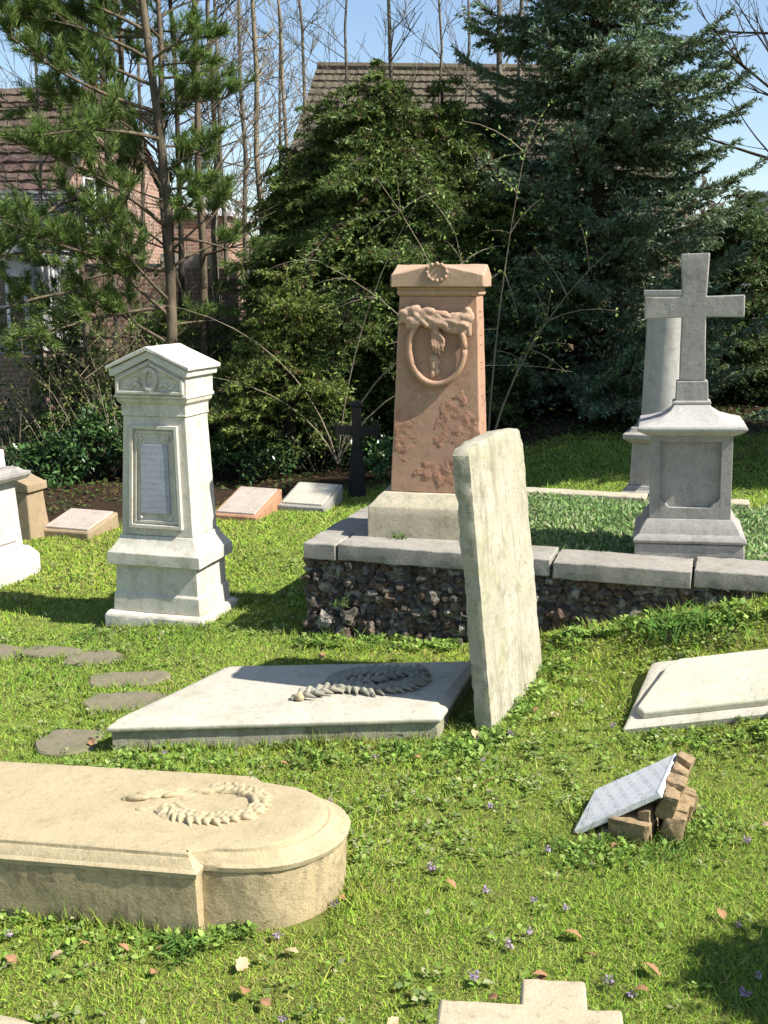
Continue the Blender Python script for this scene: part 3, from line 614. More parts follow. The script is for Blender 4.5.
def near_slab():
    x, y = -.515, 2.80; yaw = -14; t = empty('carved_tomb_slab', (x, y, -.055), yaw, 'large yellow sandstone tomb slab with round end, wreath and torch carving', 'grave slab', ry=-3)
    def outline(k):
        # local: front right corner at 0,0; body to the left, round end to the right
        r = .25-k*.9; cy = .29; n = 18; rx = .345-k; P = [(-1.6, k), (-k, k), (-k, .045)]
        for i in range(n+1):
            a = R(-84+168*i/n); P.append((-k+.004+rx*math.cos(a)**.75, cy+r*math.sin(a)/math.sin(R(84))*.97))
        return P+[(-k, .535), (-k, .58-k), (-1.6, .58-k)]
    def ring(k, z): return [(a, b, z) for a, b in outline(k)]
    MB().loft([ring(.012, -.12), ring(.0, .195)]).build('slab_side', M['near_side'], t, rough=(.02, .005, 8), seed=4, bevel=.006)
    MB().loft([ring(-.003, .196), ring(-.006, .212), ring(.002, .218), ring(.006, .219), ring(.024, .243), ring(.028, .243), ring(.030, .252), ring(.034, .256), ring(.06, .258)]).build('slab_top', M['near'], t, rough=(.02, .0025, 9), seed=5)
    b = MB(); rg = random.Random(3); z = .253; cx, cy = -.07, .33
    def lf(x_, y_, a, l):
        m = (x_+l*.5*math.cos(a), y_+l*.5*math.sin(a), z+.012); b.caps((x_, y_, z), m, .005, .011); b.caps(m, (x_+l*math.cos(a), y_+l*math.sin(a), z+.002), .011, .003)
    for k in range(26):                                    # partial wreath of leaves
        a = R(-165+265*k/25); x_ = cx+.14*math.cos(a); y_ = cy+.105*math.sin(a); t_ = math.atan2(.105*math.cos(a), -.14*math.sin(a))
        for sg in (-.8, 0, .8): lf(x_, y_, t_+sg+rg.uniform(-.2, .2), rg.uniform(.045, .065))
    for k in range(60):                                    # torch and ribbon
        u = rg.random(); b.ball((-.30+.30*u-.07, .33+.10*u+rg.uniform(-.02, .02)*(1.4-u), z+rg.uniform(-.002, .014)), rg.uniform(.010, .017), (2.4, .8, .7), Matrix.Rotation(.35+rg.uniform(-.25, .25), 3, 'Z'), nu=8, nv=5)
    for k in range(26):
        u = rg.random(); b.ball((-.31+.2*u, .255+.02*math.sin(8*u)+rg.uniform(-.014, .014), z+rg.uniform(-.006, .006)), rg.uniform(.008, .014), (2, .8, .6), Matrix.Rotation(rg.uniform(-.5, .5), 3, 'Z'), nu=8, nv=5)
    b.build('wreath_relief', M['near'], t, remesh=.004)
    MB().lathe([(z-.004, .018), (z+.003, .018)], .0, .325, 14).build('dowel_hole', M['iron'], t)
    EXC.append((x-.75, y+.52, yaw, .86, .29)); EXC.append((x+.22, y+.24, yaw, .17, .2))
def right_slab():
    a = tz(1.0, 4.1); t = empty('flat_grave_slab', (.945, 4.09, a-.015), -3, 'cream flat slab with cut corners lying in grass at the right edge', 'grave slab', ry=-8, rx=14)
    def ring(k, z, ch):
        return [(k+ch, k, z), (1.15-k, k, z), (1.15-k, (.44-k), z), (.23+k*.75+ch, (.44-k), z), (.20+k*.75+ch*.3, (.44-k)-ch, z), (k*1.2+ch*.4, k+ch*.9, z)]
    MB().loft([ring(0, -.12, .006), ring(0, .03, .006), ring(.012, .036, .006)]).build('lower_slab', M['slab'], t, bevel=.004, rough=(.04, .003), seed=1)
    MB().loft([ring(.045, .036, .045), ring(.045, .062, .045), ring(.052, .069, .045)]).build('upper_slab', M['right'], t, bevel=.004, rough=(.03, .002), seed=2)
    EXC.append((1.48, 4.33, -3, .44, .15))
def plaque_stone():
    C = Vector((.86, 3.42, 0)); t = empty('plaque_stone', C, 0, 'tilted white marble plaque propped on a rough brown rock in the lawn', 'grave marker')
    # plaque corners: low near-left, near-top, far-top, low far-left
    P = [Vector(p)-C for p in ((.622, 3.33, .012), (.872, 3.27, .175), (.985, 3.50, .205), (.735, 3.565, .045))]
    n = (P[1]-P[0]).cross(P[3]-P[0]).normalized()
    if n.z < 0: n = -n
    MB().loft([[p-n*.022 for p in P], P]).build('plaque', M['marble'], t, bevel=.003)
    e = (P[1]-P[0]).normalized()
    MB().loft([[p for p in (P[1]-n*.0225, P[1]+n*.001, P[2]+n*.001, P[2]-n*.0225)], [p+e*.006 for p in (P[1]-n*.0225, P[1]+n*.001, P[2]+n*.001, P[2]-n*.0225)]]).build('plaque_edge', M['marble_edge'], t)
    # blurred inscription: short rows of grey chips
    rg = random.Random(6); b = MB()
    def rock(c, hx, hy, hz, ry, rz):         # one broken block: convex hull of scattered points
        rot = Matrix.Rotation(rz, 3, 'Z') @ Matrix.Rotation(ry, 3, 'Y'); bm = bmesh.new()
        for sx in (-1, 1):
            for sy in (-1, 1):
                for sz in (-1, 1):
                    for k in range(2): bm.verts.new((sx*hx*rg.uniform(.6, 1.08), sy*hy*rg.uniform(.6, 1.08), sz*hz*rg.uniform(.7, 1.08)))
        h = bmesh.ops.convex_hull(bm, input=bm.verts); bmesh.ops.delete(bm, geom=[v for v in bm.verts if not v.link_faces], context='VERTS'); bm.verts.index_update()
        b.add([rot @ v.co+c for v in bm.verts], [tuple(v.index for v in f_.verts) for f_ in bm.faces]); bm.free()
    f = (P[3]-P[0]).normalized(); yw = math.atan2(f.y, f.x)
    for k in range(6):                       # upright rough blocks under the near edge, growing towards the high end
        s_ = .12+.165*k; p = P[0].lerp(P[1], s_); h = max(.02, p.z-.042); rock(Vector((p.x, p.y+.040, h*.42-.012)), .023, .045, h*.50, rg.uniform(-.15, .15), yw-1.57+rg.uniform(-.2, .2))
    for k in range(4):                       # rough blocks against the high end
        s_ = (k+.4)/3.8; p = P[1].lerp(P[2], s_); j = rg.uniform(-.008, .008); rock(Vector((p.x+.034, p.y, .128+.012*k+j)), .030, .036, .048, .3, yw-1.57); rock(Vector((p.x+.052, p.y+j, .035)), .036, .037, .055, .12, yw-1.5)
    for k in range(3): p = P[1].lerp(P[2], k/2.4); q = P[0].lerp(P[3], k/2.4); m_ = p.lerp(q, .25); rock(Vector((m_.x, m_.y+.03, m_.z*.3-.01)), .07, .05, m_.z*.33, 0, yw-1.57)
    b.build('rock_base', M['rock'], t, rough=(.008, .0055, 30), seed=4)
    EXC.append((.84, 3.43, 15, .15, .1))
def low_cross():
    t = empty('stone_cross', (.395, 2.26, .03), -8, 'buff stone cross lying in the grass at the bottom edge', 'cross')
    t.rotation_euler = (0, R(0), R(-6))
    a = .078; P = [(-a, -.5), (a, -.5), (a, -.066), (.155, -.066), (.155, .028), (a, .028), (a, .13), (-a, .13), (-a, .028), (-.27, .028), (-.27, -.066), (-a, -.066)]
    MB().prism_z(P, -.05, .085).build('cross', M['crossbuff'], t, bevel=.007, rough=(.02, .004), seed=3)
    EXC.append((.36, 2.24, -6, .2, .05)); EXC.append((.40, 2.3, -6, .05, .08))
def corner_stone():
    t = empty('buff_stone', (-1.0, 2.27, -.08), -20, 'corner of a rounded buff stone at the bottom left corner', 'stone')
    MB().rects([(-.05, .30, .30), (.09, .29, .28), (.115, .25, .24)]).build('block', M['crossbuff'], t, bevel=.02, rough=(.03, .006), seed=3)
def stepping():
    spots = [((-1.98, 5.50), .30, .13, -25), ((-1.72, 5.44), .30, .12, -12), ((-1.47, 5.32), .28, .13, 10), ((-1.23, 4.98), .36, .13, 8), ((-1.17, 4.68), .34, .15, 5), ((-1.30, 4.25), .24, .17, 0)]
    labs = ['mossy stepping stone at the left edge, farthest in the row', 'mossy stepping stone second from the left edge', 'oblong stepping stone nearest below the white pedestal gravestone', 'long stepping stone in the middle of the mossy row', 'stepping stone touching the back corner of the carved flat slab', 'nearest stepping stone by the front corner of the carved flat slab']
    for i, ((x, y), a, b, rz) in enumerate(spots):
        rg = random.Random(i+20); n = 14; P = []
        for k in range(n):
            th = 2*math.pi*k/n; c, s = math.cos(th), math.sin(th); q = 1.06+rg.uniform(-.14, .14)
            P.append((a/2*q*math.copysign(abs(c)**.6, c), b*.72*q*math.copysign(abs(s)**.6, s)))
        o = MB().loft([[(p[0], p[1], -.05) for p in P], [(p[0], p[1], .012) for p in P], [(p[0]*.95, p[1]*.93, .02) for p in P]]).build('stepping_stone', M['step'], None, rough=(.03, .005), seed=i)
        o.location = (x, y, tz(x, y)); o.rotation_euler = (0, 0, R(rz)); tag(o, labs[i], 'stepping stone', 'mossy stepping stones in the lawn'); EXC.append((x, y, rz, a*.44, b*.6))
def pillow(x, y, w, d, h0, h1, yaw, mat, mat2, label):
    t = empty('pillow_stone', (x, y, tz(x, y)-.01), yaw, label, 'grave marker', 'small slanted grave markers before the trees')
    MB().add([(-w/2, -d/2, -.05), (w/2, -d/2, -.05), (w/2, d/2, -.05), (-w/2, d/2, -.05), (-w/2, -d/2, h0), (w/2, -d/2, h0), (w/2, d/2, h1), (-w/2, d/2, h1)],
             [(3, 2, 1, 0), (0, 1, 5, 4), (1, 2, 6, 5), (2, 3, 7, 6), (3, 0, 4, 7), (4, 5, 6, 7)]).build('block', mat2, t, bevel=.012, rough=(.035, .006), seed=int(x*10) % 7)
    k = (h1-h0)/d; y0, y1 = -d/2+.03, d/2-.03
    MB().loft([[(-w/2+.03, y0, h0+k*.03+e), (w/2-.03, y0, h0+k*.03+e), (w/2-.03, y1, h1-k*.03+e), (-w/2+.03, y1, h1-k*.03+e)] for e in (-.01, .014)]).build('tablet', mat, t, bevel=.005)
def iron_cross():
    t = empty('iron_cross', (-.235, 9.45, tz(-.23, 9.45)-.02), -12, 'dark iron grave cross standing in the shade of the yew', 'cross')
    I = M['iron']; zc = .60
    MB().rects([(-.05, .16, .10), (.08, .14, .09), (.42, .10, .06)]).build('stem_base', I, t, bevel=.006)
    b = MB(); b.box(-.04, .04, -.018, .018, .42, .80); b.box(-.16, .16, -.017, .017, zc-.04, zc+.04)
    for cx, cz in ((-.175, zc), (.175, zc), (0, .82)):
        for k in range(4): a = k*math.pi/2+math.pi/4; b.ball((cx+.028*math.cos(a), 0, cz+.028*math.sin(a)), .022, (1, .8, 1), nu=8, nv=6)
    b.box(-.19, -.165, -.02, .02, zc-.065, zc+.065); b.box(.165, .19, -.02, .02, zc-.065, zc+.065); b.box(-.06, .06, -.02, .02, .81, .835)
    b.build('cross', I, t, bevel=.003)
    MB().rects([(.44, .07, .045), (.60, .06, .045)]).build('inscription_plate', M['iron'], t)
# ------------------------------------------------------------------ trees and shrubs
def curve(p0, d, L, bend, n=6):
    pts = [Vector(p0)]; d = Vector(d).normalized()
    for i in range(n):
        d = (d+Vector(bend)*(1/n)).normalized(); pts.append(pts[-1]+d*L/n)
    return pts
def needles_on(segA, segB, per, L, W, fwd, rng, cols, var=.25, up=0.0):
    """needles brushed round twig segments"""
    A = np.repeat(segA, per, 0); B = np.repeat(segB, per, 0); n = len(A); t = rng.random((n, 1)); P = A+(B-A)*t; T = unit(B-A)
    Rr = rng.normal(size=(n, 3)); Rr = unit(Rr-T*(Rr*T).sum(1, keepdims=True)); D = unit(Rr+T*fwd+np.array([0, 0, up]))
    V = blades(P, D, L*(.7+.6*rng.random(n)), np.full(n, W), rng); return V, pal(rng, n, cols, var)
def fir(name, base, H, Rm, label, cat, cols, seed, z_lo=.25, whorl=.22, per_whorl=7, droop=.55, lift=.5, needle=(.035, .011), per=9, power=.8, group=None, prof=None, tilt=.1, mat='needle', az=None, trunkr=.09, twigd=.075, taper_len=.42, fill=0, jit=.1):
    rg = random.Random(seed); rng = np.random.default_rng(seed); b0 = Vector(base)
    t = empty(name, base, 0, label, cat, group); tr = MB()
    tr.tube([(0, 0, -.2), (0.02, 0, H*.4), (0, .02, H*.75), (0, 0, H)], [trunkr*1.2, trunkr*.9, trunkr*.5, .012], 8)
    SA = []; SB = []; z = z_lo
    while z < H-.05:
        u = z/H; Rz = Rm*(prof(u) if prof else (1-u)**power)
        for k in range(per_whorl):
            a = rg.random()*6.283
            if az and rg.random() < az[2]: a = rg.gauss(az[0], az[1])
            Lb = max(.12, Rz*rg.uniform(1-2.6*jit, 1.1+jit)); zz = z+rg.uniform(-jit, jit)
            n = 9; pts = []; rt = rg.uniform(-jit, jit)*1.6
            for i in range(n+1):
                s = i/n; pts.append(Vector((math.cos(a)*Lb*s, math.sin(a)*Lb*s, zz+Lb*((tilt+rt)*s-droop*s*s+lift*droop*s**4*1.1+.08*mn.noise(Vector((a*3, s*2, z)))*s))))
            tr.tube(pts, [max(.004, .02*Lb*(1-i/n)+.004) for i in range(n+1)], 4, False)
            side = Vector((-math.sin(a), math.cos(a), 0)); m = max(4, int(Lb/twigd))
            for i in range(m):
                s = .18+.82*(i+rg.random()*.6)/m; s = min(s, .99); q = s*n; i0 = int(q); p = pts[i0].lerp(pts[min(i0+1, n)], q-i0); d = (pts[min(i0+1, n)]-pts[i0]).normalized()
                for sg in (-1, 1):
                    l = (taper_len*Lb*(1-s)**.7+.09)*rg.uniform(.6, 1.15); l = min(l, .55); dd = (d*.75+side*sg*.8+Vector((0, 0, rg.uniform(-.28, .12)))).normalized()
                    e = p+dd*l*.6; e2 = e+(dd*.9+d*.4+Vector((0, 0, -.18))).normalized()*l*.4
                    SA.append(p); SB.append(e); SA.append(e); SB.append(e2)
                    if l > .2:
                        for w_ in range(int(l/.07)):
                            f = (w_+.5)/int(l/.07+1); c = p.lerp(e2, f); dx = (dd+Vector((rg.uniform(-.9, .9), rg.uniform(-.9, .9), rg.uniform(-.35, .2)))).normalized(); SA.append(c); SB.append(c+dx*l*.32*(1.1-f))
            SA.append(pts[-2]); SB.append(pts[-1])
        z += whorl*rg.uniform(.75, 1.2)*(1 if u < .75 else .6)
    for k in range(fill):
        z = z_lo+(H-z_lo)*rg.random()*.93; u = z/H; Rz = Rm*(prof(u) if prof else (1-u)**power)*.62*rg.random()**.5; a = rg.random()*6.283; l = rg.uniform(.08, .28)
        p = Vector((math.cos(a)*Rz, math.sin(a)*Rz, z)); SA.append(p); SB.append(p+Vector((math.cos(a)+rg.gauss(0, .7), math.sin(a)+rg.gauss(0, .7), rg.uniform(-.8, .3))).normalized()*l)
    tr.build('trunk', M['bark_dark'], t, smooth=True)
    A = np.array([tuple(v) for v in SA]); B = np.array([tuple(v) for v in SB])
    V, T = needles_on(A, B, per, needle[0], needle[1], .9, rng, cols)
    sf = np.repeat(rng.uniform(.55, 1.5, len(A)), per)[:, None]; br = np.repeat(rng.random(len(A)) < .07, per)[:, None]; T = np.where(br, np.array([[.13, .09, .05]]), T*sf)
    mesh_np('crown', V, None, T, M[mat], t); print(name, len(V)); return t
def pine(base, H, label, seed, specs, trunk_pts, trunk_r, group=None, extra=()):
    rg = random.Random(seed); rng = np.random.default_rng(seed); t = empty('pine_tree', base, 0, label, 'tree', group); tr = MB()
    tr.tube(trunk_pts, trunk_r, 9); tips = []
    TP = [Vector(p) for p in trunk_pts]
    def tp(z):
        for i in range(len(TP)-1):
            if TP[i].z <= z <= TP[i+1].z: return TP[i].lerp(TP[i+1], (z-TP[i].z)/(TP[i+1].z-TP[i].z))
        return TP[-1]
    for (z, a, L, up, dens) in specs:
        d = Vector((math.cos(a), math.sin(a), up)); pts = curve(tp(z), d, L, (rg.uniform(-.6, .6), rg.uniform(-.6, .6), rg.uniform(-.7, .5)), 7); tr.tube(pts, [.019*(1-i/8)*(L/1.6)**.5+.004 for i in range(8)], 5, False)
        m = int(L*7*dens)+1
        for i in range(m):
            s = .25+.75*(i+1)/m if dens >= 1 else .6+.4*(i+1)/m; q = min(s, .999)*7; i0 = int(q); p = pts[i0].lerp(pts[i0+1], q-i0)
            dd = ((pts[i0+1]-pts[i0]).normalized()*.9+Vector((rg.uniform(-1, 1), rg.uniform(-1, 1), rg.uniform(-.4, .9)))).normalized(); l = rg.uniform(.12, .42)*(1.3-s*.6)
            pp = curve(p, dd, l, (0, 0, .5), 3); tr.tube(pp, [.006, .005, .004, .003], 4, False); tips.append((pp[-2], pp[-1]))
            if rg.random() < .8: d2 = (dd+Vector((rg.uniform(-.9, .9), rg.uniform(-.9, .9), rg.uniform(0, .8)))).normalized(); p2 = pp[1]+d2*l*.5; tr.tube([pp[1], p2], [.004, .003], 4, False); tips.append((pp[1].lerp(p2, .5), p2))
    tr.build('trunk', M['bark_pine'], t, smooth=True)
    A = np.array([tuple(a-(b-a).normalized()*.03) for a, b in tips]); B = np.array([tuple(b+(b-a).normalized()*.04) for a, b in tips])
    V, T = needles_on(A, B, 80, .10, .008, 1.0, rng, [(.12, .20, .045), (.17, .26, .06), (.08, .14, .035), (.23, .31, .08), (.05, .09, .03)], .3, .15)
    mesh_np('crown', V, None, T, M['needle'], t); print('pine', len(V)); return t
def shrub(name, base, rx, ry, h, label, n, cols, seed, leaf=(.075, .032), cat='shrub', mat='leaf', stems=10, clumps=26, group=None, up=.3):
    rg = random.Random(seed); rng = np.random.default_rng(seed); t = empty(name, base, 0, label, cat, group); b = MB(); Cs = []
    for k in range(clumps):
        a = rg.random()*6.28; r = rg.random()**.5; z = h*(.15+.8*rg.random()*(1-.45*r)); Cs.append((rx*r*math.cos(a), ry*r*math.sin(a), z, rg.uniform(.1, .24)*min(1, h)))
    for k in range(stems):
        c = Cs[k % len(Cs)]; b.tube([(c[0]*.1, c[1]*.1, -.1), (c[0]*.5, c[1]*.5, c[2]*.55), c[:3]], [.016, .011, .005], 5, False)
    b.build('stems', M['bark_dark'], t)
    C = np.array(Cs)[rng.integers(0, clumps, n)]; d = unit(rng.normal(size=(n, 3))); P = C[:, :3]+d*C[:, 3:4]*(.35+.75*rng.random((n, 1)))*np.array([1.2, 1.2, .9]); P[:, 2] = np.maximum(P[:, 2], .01)
    D = unit(d+rng.normal(0, .6, (n, 3))+np.array([0, 0, -.1])); N = unit(d*.5+np.array([0, 0, 1.])+rng.normal(0, .4, (n, 3)))
    V = leaves(P, D, N, leaf[0]*(.6+.7*rng.random(n)), leaf[1]*(.7+.5*rng.random(n))); mesh_np('foliage', V, None, pal(rng, n, cols, .3), M[mat], t); return t
def grow(b, p, d, L, r, depth, rg, droop=0, spread=.7, n=5, minr=.0035):
    pts = curve(p, d, L, (rg.uniform(-.3, .3), rg.uniform(-.3, .3), droop), n); b.tube(pts, [max(minr, r*(1-.55*i/n)) for i in range(n+1)], 5 if r > .01 else 3, False)
    if depth <= 0: return
    for k in range(rg.randint(3, 5)):
        i = rg.randint(1, n); dd = (pts[i]-pts[i-1]).normalized(); nd = (dd+Vector((rg.uniform(-1, 1), rg.uniform(-1, 1), rg.uniform(-.6, .9)))*spread).normalized()
        grow(b, pts[i], nd, L*rg.uniform(.45, .75), r*.5, depth-1, rg, droop, spread, n, minr)
def bare_tree(base, H, r, label, seed, mat='bark_grey', lean=(0, 0), z_first=.35, nb=16, bl=.9, depth=1, group=None, name='bare_tree', forks=None, spread=.7):
    rg = random.Random(seed); t = empty(name, base, 0, label, 'tree', group); b = MB(); n = 9
    pts = [Vector((lean[0]*(i/n)+.05*mn.noise(Vector((i*.6, seed, 0)))*2, lean[1]*(i/n)+.1*mn.noise(Vector((i*.6, 5, seed))), -.1+H*i/n)) for i in range(n+1)]
    b.tube(pts, [r*(1-.75*i/n) for i in range(n+1)], 7)
    for k in range(nb):
        s = z_first+(1-z_first)*(k+rg.random())/nb; q = min(s, .99)*n; i0 = int(q); p = pts[i0].lerp(pts[i0+1], q-i0); a = rg.random()*6.28
        if forks: a = rg.gauss(*forks)
        grow(b, p, (math.cos(a), math.sin(a), rg.uniform(.1, 1.3)), bl*rg.uniform(.5, 1.2)*(1.2-s*.6), r*.3*(1.1-s*.6), depth, rg, .1, spread)
    b.build('trunk', M[mat], t, smooth=True); return t
def brush(name, base, rx, ry, h, label, n, seed, mat, leafcols=None, r=.004, lean=.35, nl=0):
    rg = random.Random(seed); t = empty(name, base, 0, label, 'shrub'); b = MB(); tips = []
    for k in range(n):
        x, y = rg.uniform(-rx, rx), rg.uniform(-ry, ry); hh = h*rg.uniform(.45, 1.1)
        pts = curve((x, y, -.05), (rg.gauss(0, lean), rg.gauss(0, lean), 1), hh, (rg.uniform(-.7, .7), rg.uniform(-.7, .7), -.2), 5); b.tube(pts, [r*(1.3-i*.18) for i in range(6)], 3, False)
        for j in range(3): i = rg.randint(2, 5); q = curve(pts[i], (rg.uniform(-1, 1), rg.uniform(-1, 1), .6), hh*.3, (0, 0, .2), 3); b.tube(q, [r*.6, r*.5, r*.4, r*.3], 3, False); tips += q[1:]
    b.build('stems', M[mat], t)
    if nl:
        rng = np.random.default_rng(seed); P = np.array([tuple(p) for p in tips])[rng.integers(0, len(tips), nl)]+rng.normal(0, .025, (nl, 3))
        V = leaves(P, rng.normal(size=(nl, 3)), rng.normal(size=(nl, 3))+np.array([0, 0, .8]), np.full(nl, .035), np.full(nl, .018)); mesh_np('foliage', V, None, pal(rng, nl, leafcols, .3), M['weed'], t)
    return t
def px(x, d): return (x-384)/1100*d*1.0
def vegetation():
    BLUE = [(.16, .24, .14), (.22, .30, .20), (.10, .17, .08), (.31, .39, .29), (.07, .12, .05), (.14, .21, .07)]
    YEW = [(.10, .16, .04), (.14, .20, .05), (.07, .12, .03), (.20, .25, .065), (.045, .08, .02)]
    GRN = [(.08, .14, .045), (.11, .18, .06), (.05, .09, .03), (.15, .21, .075)]
    fir('blue_spruce', (2.3, 12.6, 0), 7.3, 1.95, 'large blue green spruce tree behind the stone cross', 'tree', BLUE, 5, z_lo=.5, whorl=.20, per_whorl=8, droop=.42, lift=.8, needle=(.050, .019), per=9, power=.55, tilt=.22, trunkr=.13, fill=5000, jit=.17)
    wide = lambda u: min(1, .8+.5*u)*(1-u**4)
    fir('yew_tree', (.02, 12.2, 0), 3.95, 1.4, 'dark yellowish yew tree in the centre behind the red stele', 'tree', YEW, 9, z_lo=.3, whorl=.17, per_whorl=8, droop=.85, lift=.1, needle=(.052, .018), per=11, prof=wide, tilt=.65, trunkr=.10, fill=5500, jit=.24)
    fir('yew_tree', (.62, 12.4, 0), 3.9, 1.0, 'narrow dark yew between the broad yew and the spruces', 'tree', YEW, 19, z_lo=.4, whorl=.18, per_whorl=7, droop=.8, lift=.1, needle=(.05, .018), per=10, prof=wide, tilt=.65, trunkr=.08, fill=3000, jit=.24)
    fir('yew_tree', (-.5, 12.5, 0), 3.75, 1.0, 'ragged yew at the left of the broad yew under the roof hip', 'tree', YEW, 18, z_lo=.4, whorl=.18, per_whorl=7, droop=.8, lift=.1, needle=(.05, .018), per=10, prof=wide, tilt=.7, trunkr=.08, fill=3000, jit=.24)
    fir('yew_tree', (-.95, 12.3, 0), 3.25, 1.05, 'shorter yew forming the left shoulder of the dark evergreens', 'tree', YEW, 10, z_lo=.3, whorl=.18, per_whorl=8, droop=.8, lift=.1, needle=(.05, .017), per=9, prof=lambda u: (1-u**2.2), tilt=.65, trunkr=.08, fill=3500, jit=.24)
    fir('yew_tree', (-.95, 10.9, 0), 1.9, 1.0, 'low yew spreading light tipped boughs over the small grave markers', 'tree', [(.13, .19, .04), (.18, .24, .05), (.07, .11, .025), (.24, .28, .07)], 12, z_lo=.25, whorl=.20, per_whorl=7, droop=.6, lift=.1, needle=(.045, .015), per=10, prof=lambda u: (1-u**2), tilt=.6, trunkr=.06, fill=900, jit=.2)
    fir('spruce_tree', (1.2, 13.2, 0), 3.9, 1.3, 'green spruce between the yew and the blue spruce', 'tree', GRN, 21, z_lo=.3, whorl=.19, per_whorl=7, droop=.5, lift=.6, needle=(.048, .018), per=9, power=.5, tilt=.25, trunkr=.09, fill=2500, jit=.18)
    fir('spruce_tree', (4.35, 14.0, 0), 2.9, 1.5, 'dark spruce at the right edge behind the cross', 'tree', GRN, 23, z_lo=.3, whorl=.2, per_whorl=8, droop=.4, lift=.6, needle=(.048, .019), per=8, power=.5, tilt=.2, trunkr=.09, fill=4000)
    fir('spruce_tree', (5.55, 7.5, .3), 6.8, 1.5, 'broad spruce standing outside the right edge and shading the lawn', 'tree', GRN, 25, z_lo=.3, whorl=.25, per_whorl=8, droop=.4, lift=.6, needle=(.06, .03), per=6, power=.4, tilt=.2, trunkr=.1, fill=4000)
    fir('shadow_bush', (2.12, 2.10, 0), 1.3, .52, 'unseen dense bush added outside the lower right corner to cast a shadow', 'shrub', YEW, 28, z_lo=.1, whorl=.09, per_whorl=9, droop=.2, lift=.1, needle=(.04, .02), per=9, prof=lambda u: (1-u**3), tilt=.2, trunkr=.04, fill=3500)  # unseen bush added for the corner shadow, shaped to give its outline
    fir('spruce_tree', (5.1, 9.7, .3), 5.0, 1.1, 'young spruce just outside the right edge of the lawn', 'tree', GRN, 27, z_lo=.3, whorl=.25, per_whorl=8, droop=.4, lift=.6, needle=(.06, .03), per=6, power=.35, tilt=.2, trunkr=.1, fill=3000)
    fir('spruce_tree', (6.5, 9.3, .3), 8.2, 1.9, 'tall spruce farther outside the right edge', 'tree', GRN, 26, z_lo=.3, whorl=.25, per_whorl=8, droop=.4, lift=.6, needle=(.06, .03), per=6, power=.4, tilt=.2, trunkr=.1, fill=4000)
    # pine on the left
    rg = random.Random(2); specs = []
    for z in np.arange(1.3, 5.8, .24):
        for k in range(2 if z < 3.4 else 3):
            left = rg.random() < .72; a = rg.gauss(math.pi*1.05, .55) if left else rg.gauss(-.2, .6)
            L = (rg.uniform(.9, 1.9) if left else rg.uniform(.35, .85))*(1.0 if z < 4.6 else .8)
            specs.append((float(z)+rg.uniform(-.15, .1), a, L, rg.uniform(-.1, .95), 2.1 if z > 2.6 or left else .9))
    pine((-2.2, 11.3, -.1), 6, 'tall pine with long needle tufts in front of the brick house', 4, specs, [(0, 0, -.1), (.05, 0, 1.4), (.06, 0, 2.6), (.0, 0, 3.4), (-.12, 0, 4.6), (-.18, 0, 6.2)], [.062, .055, .047, .042, .036, .02])
    for (bx, by, sd, lab, k2) in ((-2.45, 12.6, 31, 'second slender pine just behind the tall pine', .9), (-2.95, 12.9, 32, 'feathery pine leaning before the tiled roof of the brick house', 1.1)):
        sp2 = [(float(z), rg.uniform(0, 6.28), rg.uniform(.5, 1.15)*k2, rg.uniform(.0, .9), 1.5) for z in np.arange(2.3 if sd == 31 else 1.6, 5.6, .2)]
        pine((bx, by, -.1), 6, lab, sd, sp2, [(0, 0, -.1), (.06, 0, 1.6), (.0, 0, 3.0), (.05, 0, 4.4), (0, 0, 6.0)], [.05, .045, .04, .03, .015])
    specs = [(float(z), rg.gauss(2.9, 1.3), rg.uniform(.5, 1.5), rg.uniform(-.3, .4), 1.2) for z in np.arange(.8, 2.9, .12)]
    pine((-3.2, 11.8, -.15), 3, 'small pine low in front of the white annex', 14, specs, [(0, 0, -.1), (.05, 0, 1.0), (.02, 0, 2.9)], [.05, .04, .015])
    # slender bare trees
    for i, (x, d, H, r, lx, mat, lab) in enumerate(((205, 12.0, 7, .055, .05, 'bark_pine', 'slender bare tree with lit trunk just right of the pine'), (219, 13.5, 7.5, .05, .05, 'bark_grey', 'bare grey tree trunk third to the right of the pine'), (252, 15, 8, .045, -.1, 'bark_grey', 'thin bare tree in the gap left of the yew'), (268, 14.6, 8, .055, -.1, 'twig', 'straight pale bare tree against the sky beside the yew'),
                                                   (306, 15.5, 8, .04, -.45, 'twig', 'thin bare tree leaning left before the mossy roof'), (322, 16, 8, .04, -.35, 'twig', 'leaning thin bare tree rising over the mossy roof hip'), (400, 16, 8.5, .05, -.25, 'bark_grey', 'bare tree rising behind the middle of the yew'), (497, 15.2, 8, .07, -.1, 'bark_grey', 'bare double tree left of the blue spruce'), (508, 15.6, 8, .06, .1, 'bark_grey', 'bare trunk close against the blue spruce'), (184, 13.2, 7.5, .045, .08, 'bark_dark', 'dark thin trunk standing behind the pine'))):
        bare_tree((px(x, d), d, 0), H, r, lab, 40+i, mat, (lx, 0), .3, 20, 1.0, 2, 'slender bare trees behind the conifers')
    bare_tree((px(786, 12.5), 12.5, 0), 6.5, .09, 'dark bare tree at the right edge reaching branches left', 77, 'bark_dark', (-.05, 0), .45, 12, 1.7, 2, forks=(3.1, .6), spread=.8)
    # arching bare shoots with a few buds before the yew and spruce
    t = empty('budding_shrub', (1.0, 10.6, .1), 0, 'pale twiggy shrub with light green buds arching before the spruces', 'shrub'); b = MB(); rg = random.Random(3); tips = []
